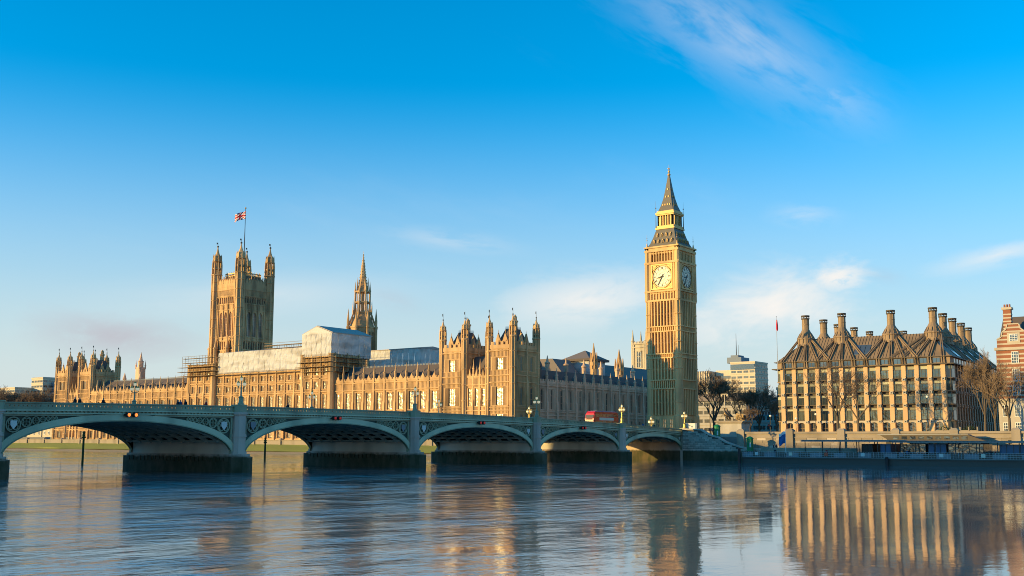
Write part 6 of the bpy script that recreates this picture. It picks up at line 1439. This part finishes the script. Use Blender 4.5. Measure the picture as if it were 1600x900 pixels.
# ================================================================ posts in the river
for x, y, h, mt, lab in ((131.7, -57.1, 6.0, 'post_weed', 'weedy timber post in the river seen through leftmost arch'), (89.3, -55.4, 5.0, 'post_weed', 'weedy timber post in the river seen through second arch'), (50.1, -36.0, 5.2, 'post_yellow', 'yellow marker post in the river seen through third arch')):
    th = thing('river_post', lab, 'post', (x, y, 0)); a = MB(); a.tube((x, y, -2), (x, y, h), .22, .2, 8); part('post', a, mt, th)
    a = MB(); a.box(x - .42, y - .06, h - .9, x + .42, y + .06, h - .6); a.box(x - .06, y - .42, h - .5, x + .06, y + .42, h - .2); a.ball((x, y, h + .15), .26, 6, 4); part('topmark', a, mt, th)
# ================================================================ red double-decker bus and car
def bus():
    x0, x1, yc, z0 = 20.2, 31.4, -8.2, ZP(26) - 1.15; th = thing('bus', 'red double-decker bus crossing the bridge with its headlight lit', 'bus', ((x0 + x1) / 2, yc, z0)); hw = 1.26; H = 4.4
    prof = [(x0, .35), (x0 - .02, 2.2), (x0 + .12, 3.8), (x0 + .35, H - .25), (x0 + .8, H), (x1 - 1.6, H), (x1 - .95, H - .12), (x1 - .45, H - .6), (x1 - .15, 2.6), (x1, 1.6), (x1, .35)]
    a = MB(); n = len(prof); ins = [(-hw + .16, 0), (-hw, .18), (hw, .18), (hw - .16, 0)]
    def pr(d): cx_ = (x0 + x1) / 2; return [(p[0], p[1] - (d if p[1] > 3.6 else 0)) for p in prof]
    rows = [[(p[0], yc + y, z0 + p[1]) for p in pr(d)] for y, d in ((-hw + .18, 0), (-hw, .2), (hw, .2), (hw - .18, 0))]
    rows = [rows[0], rows[3]]; rows2 = [[(p[0], yc + s * hw, z0 + p[1]) for p in pr(.2)] for s in (-1, 1)]
    seq = [rows2[0], rows[0], rows[1], rows2[1]]
    vs = [p for r in seq for p in r]; fs = [tuple(range(n)), tuple(range(4 * n - 1, 3 * n - 1, -1))]
    for k in range(3):
        for i in range(n): j = (i + 1) % n; fs.append((k * n + j, k * n + i, (k + 1) * n + i, (k + 1) * n + j))
    a.add(vs, fs); part('body', a, 'bus_red', th)
    for s in (-1, 1):
        yy = yc + s * (hw + .012)
        for z1, z2, m0, m1 in ((1.25, 2.05, x0 + .6, x1 - .7), (3.0, 3.72, x0 + .6, x1 - .8)):
            k = 6
            for i in range(k):
                u0, u1 = m0 + (m1 - m0) * i / k + .06, m0 + (m1 - m0) * (i + 1) / k - .06; b = MB(); b.box(u0, yy - .012, z0 + z1, u1, yy + .012, z0 + z2); part('window', b, 'glass_dark', th)
        b = MB(); b.box(x0 + 2.2, yy - .01, z0 + 2.2, x1 - 2.6, yy + .015, z0 + 2.85); part('advert_panel', b, 'cream_ad', th)
        for xw in (x0 + 2.4, x1 - 2.7):
            b = MB(); b.lathe(0, 0, [(.5, -.14), (.5, .14)], 18); b.v = [(xw + x, yc + s * (hw - .1) + zz2, z0 + .5 + y) for x, y, zz2 in b.v]; w_ = part('wheel', b, 'rubber', th)
            b = MB(); b.lathe(0, 0, [(.28, -.16), (.28, .16)], 12); b.v = [(xw + x, yc + s * (hw - .1) + zz2, z0 + .5 + y) for x, y, zz2 in b.v]; sub('hub', b.mesh('hub', 'steel_pale'), w_)
    b = MB(); b.prism([(x1 - .36, 3.45), (x1 - .16, 2.75), (x1 - .12, 2.75), (x1 - .31, 3.48)], yc - hw + .15, yc + hw - .15); b.v = [(x, y, z + z0) for x, y, z in b.v]; part('upper_windscreen', b, 'bus_glass', th)
    b = MB(); b.prism([(x1 - .1, 2.3), (x1 + .0, 1.1), (x1 + .03, 1.1), (x1 - .05, 2.3)], yc - hw + .15, yc + hw - .15); b.v = [(x, y, z + z0) for x, y, z in b.v]; part('windscreen', b, 'bus_glass', th)
    b = MB(); b.box(x1 - .12, yc - .8, z0 + 2.36, x1 - .04, yc + .8, z0 + 2.64); part('destination_blind', b, 'dial_black', th)
    for s in (-1, 1):
        b = MB(); b.ball((x1 + .0, yc + s * .92, z0 + 1.12), .2, 10, 6); part('headlight', b, 'headlight', th)
        b = MB(); b.box(x1 - .1, yc + s * (hw + .05), z0 + 1.9, x1 + .1, yc + s * (hw + .22), z0 + 2.3); part('mirror', b, 'rubber', th)
    b = MB(); b.box(x0 + 1, yc - .9, z0 + H, x1 - 2.2, yc + .9, z0 + H + .04); part('roof_panel', b, 'white_paint', th)
bus()
def car(x, y, label):
    z0 = ZP(x) - 1.15; th = thing('car', label, 'car', (x, y, z0)); L = 4.2
    prof = [(-2.1, .3), (-2.1, .85), (-1.7, .95), (-1.25, 1.45), (.35, 1.48), (1.0, 1.0), (1.95, .85), (2.1, .6), (2.1, .3)]
    a = MB(); a.prism([(x + u, z0 + z) for u, z in prof], y - .85, y + .85); part('body', a, 'bus_red', th)
    for s in (-1, 1):
        b = MB(); b.prism([(x - 1.15, z0 + .98), (x + .85, z0 + .98), (x + .3, z0 + 1.4), (x - 1.0, z0 + 1.4)], y + s * .84, y + s * .865); part('window', b, 'glass_dark', th)
        for u in (-1.3, 1.3):
            b = MB(); b.lathe(0, 0, [(.32, -.1), (.32, .1)], 14); b.v = [(x + u + px, y + s * .8 + zz2, z0 + .32 + py) for px, py, zz2 in b.v]; part('wheel', b, 'rubber', th)
    b = MB(); b.prism([(x + 1.0, z0 + 1.02), (x + .4, z0 + 1.44), (x + .43, z0 + 1.47), (x + 1.03, z0 + 1.04)], y - .75, y + .75); part('windscreen', b, 'glass_dark', th)
car(36.8, -8.4, 'small red car just ahead of the red bus')
# ================================================================ people on the bridge
def person_mesh(coat, pose):
    a_ = .16 if pose == 0 else .3; b_ = -.1 if pose == 0 else -.28
    v = [(0, 0, .95, .15), (0, 0, 1.18, .14), (0, 0, 1.40, .17), (0, 0, 1.52, .07), (.02, 0, 1.63, .10), (.02, 0, 1.74, .085),
         (.02, .1, .88, .11), (a_ * .6, .1, .5, .075), (a_, .1, .08, .055), (a_ + .16, .1, .04, .04),
         (.02, -.1, .88, .11), (b_ * .3, -.1, .5, .075), (b_, -.1, .08, .055), (b_ + .16, -.1, .04, .04),
         (0, .21, 1.38, .075), (-.06, .26, 1.1, .058), (.06, .27, .86, .045), (.1, .27, .76, .04),
         (0, -.21, 1.38, .075), (.04, -.26, 1.1, .058), (.16, -.26, .88, .045), (.2, -.26, .78, .04)]
    e = [(0, 1), (1, 2), (2, 3), (3, 4), (4, 5), (0, 6), (6, 7), (7, 8), (8, 9), (0, 10), (10, 11), (11, 12), (12, 13), (2, 14), (14, 15), (15, 16), (16, 17), (2, 18), (18, 19), (19, 20), (20, 21)]
    def colr(c): 
        if c.z > 1.66 or (c.z > 1.56 and c.x < -.02): return 3
        if c.z > 1.5: return 2
        if c.z > .84: return 0 if abs(c.y) < .3 or c.z > .86 else 2
        return 1
    return skin_mesh('person', v, e, [coat, 'trousers', 'skin', 'hair'], 1, colr)
PM = {}
def person(x, y, coat, pose, rz, label, z=None, sc_=1.0):
    if (coat, pose) not in PM: PM[(coat, pose)] = person_mesh(coat, pose)
    o = put('person', PM[(coat, pose)], None, (x, y, (ZP(x) - .98) if z is None else z), rz, (sc_, sc_, sc_)); tag(o, label, 'person', 'pedestrians on the bridge')
person(167.0, -1.3, 'coat_dark', 0, 0, 'person in dark coat, left of the pair before the far pavilion', sc_=1.03)
person(166.2, -1.5, 'coat_dark', 1, 0, 'person in dark coat, right of the pair before the far pavilion')
person(162.8, -1.4, 'coat_dark', 0, math.pi, 'lone person in dark coat right of the pair before the far pavilion')
person(150.9, -1.4, 'coat_dark', 1, math.pi, 'leftmost dark figure of the trio near the wide pier')
person(150.3, -1.6, 'coat_blue', 0, math.pi, 'middle blue figure of the trio near the wide pier')
person(149.6, -1.4, 'coat_dark', 1, math.pi, 'rightmost dark figure of the trio near the wide pier', sc_=1.03)
person(146.0, -1.4, 'coat_red', 1, 0, 'walker in a red coat left of the wide pier lamp')
person(130.2, -1.4, 'coat_dark', 0, math.pi, 'lone dark figure in the middle of the second arch')
person(102.8, -23.6, 'hivis', 0, 0, 'figure in a bright green hi-vis jacket under the far-side lamp', sc_=1.05)
person(65.6, -23.4, 'coat_dark', 1, 0, 'dark figure on far footway before left tower of golden pavilion')
person(49.6, -23.4, 'coat_dark', 0, math.pi, 'dark figure on far footway before right tower of golden pavilion')
person(46.2, -23.2, 'coat_dark', 1, 0, 'walker on far footway just left of the pavilion shaded corner')
person(-11.0, -22.0, 'coat_red', 0, math.pi, 'figure in red on far footway just right of the sunlit lamp', 6.55, 1.08)
person(-9.4, -21.6, 'coat_blue', 1, 0, 'figure in blue on far footway just right of the sunlit lamp', 6.55, 1.0)
for i, (x, y, z, c, lab) in enumerate(((-20, -6, 6.25, 'coat_dark', 'dark pedestrian at bridge end left of the hoarding'), (-6, 4.6, 6.6, 'coat_dark', 'dark pedestrian between the hoarding and green kiosk'), (-5.4, 5.4, 6.6, 'coat_blue', 'blue-coated pedestrian between the hoarding and green kiosk'), (5.2, 26.6, 2.45, 'coat_dark', 'dark pedestrian on the landing right of the lower kiosk'), (5.4, 27.4, 2.45, 'coat_dark', 'second dark pedestrian on the landing beside the floating pier'))):
    person(x, y, c, i % 2, R(40 * i), lab, z)
for i, (x, y, c, lab) in enumerate(((-14.5, -3.0, 'coat_red', 'red-coated pedestrian at bridge end below the clock tower'), (-17.0, -2.6, 'coat_dark', 'dark pedestrian in front of the clock tower base, left of the red one'), (-22.5, -2.2, 'coat_blue', 'blue-coated pedestrian in front of the clock tower base'), (-25.0, -3.4, 'coat_dark', 'dark pedestrian farthest left before the clock tower base'), (12.0, -1.6, 'coat_dark', 'dark pedestrian on near footway over the last arch'), (17.5, -1.6, 'coat_blue', 'blue-coated pedestrian on near footway over the last arch'))):
    person(x, y, c, i % 2, R(180 * (i % 2)), lab, None if x > 0 else 6.45)
for i, (x, y, lab) in enumerate(((21.5, 34.0, 'passenger waiting on the open left deck of the floating pier'), (21.2, 45.5, 'passenger standing under left half of the pier canopy'), (21.6, 62.5, 'passenger standing under the pier canopy beside blue kiosk'), (21.4, 78.5, 'passenger standing between the pier kiosks'), (21.5, 79.3, 'second passenger standing between the pier kiosks'))):
    person(x, y, ('coat_dark', 'coat_red', 'coat_blue')[i % 3], i % 2, R(70 * i), lab, 1.46)
# ================================================================ bare winter trees
def tree_meshes(seed, h, spread, depth=6, n0=4, dense=1.0, trunk_r=.42, thin=1.0):
    rnd = random.Random(seed); tr = MB(); tw = MB()
    def grow(p, d, L, r, k):
        n = 2; q_ = p
        for i in range(n):
            d2 = (d + Vector((rnd.uniform(-.14, .14), rnd.uniform(-.14, .14), rnd.uniform(-.05, .1)))).normalized(); q2 = q_ + d2 * (L / n); r2 = r * (1 - .18 * (i + 1) / n)
            (tr if k < 3 else tw).tube(q_, q2, r * (1 - .18 * i / n), r2, 6 if k < 2 else (4 if k < 3 else 3), cap=False); q_, d = q2, d2
        if k >= depth: return
        m = rnd.randint(2, 3) if k < 2 else rnd.randint(3, 4) if rnd.random() < dense else 2
        for i in range(m):
            az = rnd.uniform(0, 6.28); tilt = rnd.uniform(.3, .85) * spread; o1 = d.orthogonal().normalized(); o2 = d.cross(o1)
            nd = (d * math.cos(tilt) + (o1 * math.cos(az) + o2 * math.sin(az)) * math.sin(tilt) + Vector((0, 0, .13))).normalized()
            st = p + (q_ - p) * rnd.uniform(.45, 1.0) if i else q_
            grow(st, nd, L * rnd.uniform(.62, .84), max(r * rnd.uniform(.48, .66), .02 * thin), k + 1)
    p = Vector((0, 0, -.3)); q_ = Vector((rnd.uniform(-.3, .3), rnd.uniform(-.3, .3), h * .26)); tr.lathe(0, 0, [(trunk_r * 1.5, -.3), (trunk_r * 1.05, h * .04)], 8, cap=False); tr.tube(p, q_, trunk_r, trunk_r * .85, 8, cap=False)
    for i in range(n0):
        az = 6.28 * i / n0 + rnd.uniform(-.5, .5); tl = rnd.uniform(.2, .75) * spread; grow(q_, Vector((math.cos(az) * math.sin(tl), math.sin(az) * math.sin(tl), math.cos(tl))), h * .25, trunk_r * .55, 1)
    return tr.mesh('trunk', 'bark'), tw.mesh('crown', 'twig')
def tree(loc, tm, label, sc_=(1, 1, 1), rz=0, group='bare winter trees'):
    o = thing('bare_tree', label, 'tree', loc, 0, group); put('trunk', tm[0], o, loc, rz, sc_); put('crown', tm[1], o, loc, rz, sc_); return o
T1 = tree_meshes(11, 18, .9, 6, 4, .6, .34); T2 = tree_meshes(23, 20, .85, 7, 5, .9, .5, 1.5); T3 = tree_meshes(5, 16, 1.0, 6, 4, .9, .36, 1.3)
tree((-20, 33.0, 5.8), T1, 'bare tree before the office block, left of the two', (1.05, 1.05, 1.1), 1.0)
tree((-20, 38.2, 5.8), T1, 'bare tree before the office block, right of the two', (.95, .95, .95), 3.1)
tree((-33, 64.8, 5.8), T2, 'dense twiggy brown tree between office block and striped brick building', (.56, .56, 1.0), .3)
tree((-38, 66.0, 5.8), T2, 'second dense brown tree just left of the striped brick building', (.42, .42, .8), 2.3)
tree((-14, 74.5, 5.8), T1, 'bare forked tree before the striped brick building', (1.0, 1.0, .92), 4.4)
for i, (x, y, s, lab) in enumerate(((-112, -47, 1.15, 'bare tree right beside foot of the clock tower'), (-118, -40, 1.2, 'tall bare tree before the pale office tower'), (-128, -36.5, .95, 'bare tree left of the bronze statue'), (-60, -9, .62, 'small bare tree behind the green kiosk'), (-120, -26, .7, 'small bare tree right of the bronze statue'), (-105, -10, .62, 'small bare tree before the grey flat-topped office'), (-85, -2, .5, 'low bare tree left of the office block'))):
    tree((x, y, 5.8), T2 if i % 2 == 0 else T3, lab, (s, s, s), i * 1.3)
spots = [(-34, -436), (-38, -428), (-42, -420), (-47, -413), (-51, -406), (-57, -402), (-48, -430), (-62, -425), (-70, -415), (-30, -445)]
for i, (x, y) in enumerate(spots):
    pos = ('leftmost', 'second', 'third', 'fourth', 'fifth', 'rightmost', 'rear left', 'rear middle', 'rear right', 'outermost left')[i]
    tree((x, y, 5.8), (T2, T3)[i % 2], 'bare brown tree at left edge behind the bridge, %s of the clump' % pos, (1.3, 1.3, 1.25), i * 2.1, 'bare trees left of the far pavilion')
for i, (x, y, s) in enumerate(((-55, 68.5, .5),)):
    pass
# shrubs by the office block corner
def shrub_mesh(seed, r, h, mt):
    rnd = random.Random(seed); a = MB()
    for i in range(420):
        v = Vector((rnd.gauss(0, 1), rnd.gauss(0, 1), rnd.gauss(0, 1))).normalized() * rnd.uniform(.55, 1); c = Vector((v.x * r, v.y * r, h * .5 + v.z * h * .5)); n = Vector((rnd.gauss(0, 1), rnd.gauss(0, 1), rnd.gauss(0, 1))).normalized(); t = n.orthogonal().normalized() * .16; b = n.cross(t).normalized() * .1
        a.add([c - t, c + b, c + t, c - b], [(0, 1, 2, 3)])
    return a.mesh('foliage', mt)
mat('leaf', (0.05, 0.075, 0.025), (0.09, 0.09, 0.03), 1.5, 0.8)
for i, (x, y, r, h, lab) in enumerate(((-34, 55.0, 1.6, 3.2, 'green shrub at right corner of the office block'), (-33, 58.5, 1.4, 2.4, 'low green shrub right of the office block corner'), (-32, 61.5, 1.8, 3.0, 'green shrub under the dense brown tree'))):
    th = thing('shrub', lab, 'shrub', (x, y, 5.8)); put('foliage', shrub_mesh(i + 2, r, h, 'leaf'), th, (x, y, 5.8))
    a = MB(); a.tube((x, y, 5.5), (x, y, 5.8 + h * .6), .08, .04, 5); part('stem', a, 'bark', th)
th = thing('garden_wall', 'low pale wall and fence right of the office block corner', 'wall', (-30, 58, 5.8)); a = MB(); a.box(-30.3, 53.5, 5.8, -30, 64, 7.6); part('wall', a, 'embank', th)
for k in range(6):
    a = MB(); a.box(-30.4, 53.6 + k * 2, 5.8, -29.9, 53.9 + k * 2, 8.4); part('post', a, 'embank', th)

# ================================================================ hospital blocks on the near bank, behind the camera's left shoulder; the low sun stands behind them
for i, (x, y0, y1, h, lab) in enumerate(((262, -190, -128, 49, 'tall pale hospital block on the near bank, farther from the bridge'), (262, -124, -40, 48.5, 'tall pale hospital block on the near bank, nearer the bridge'))):
    office('hospital_block', lab, x, x + 22, y0, y1, h, 'concrete_pale', 3.8, 6.0)
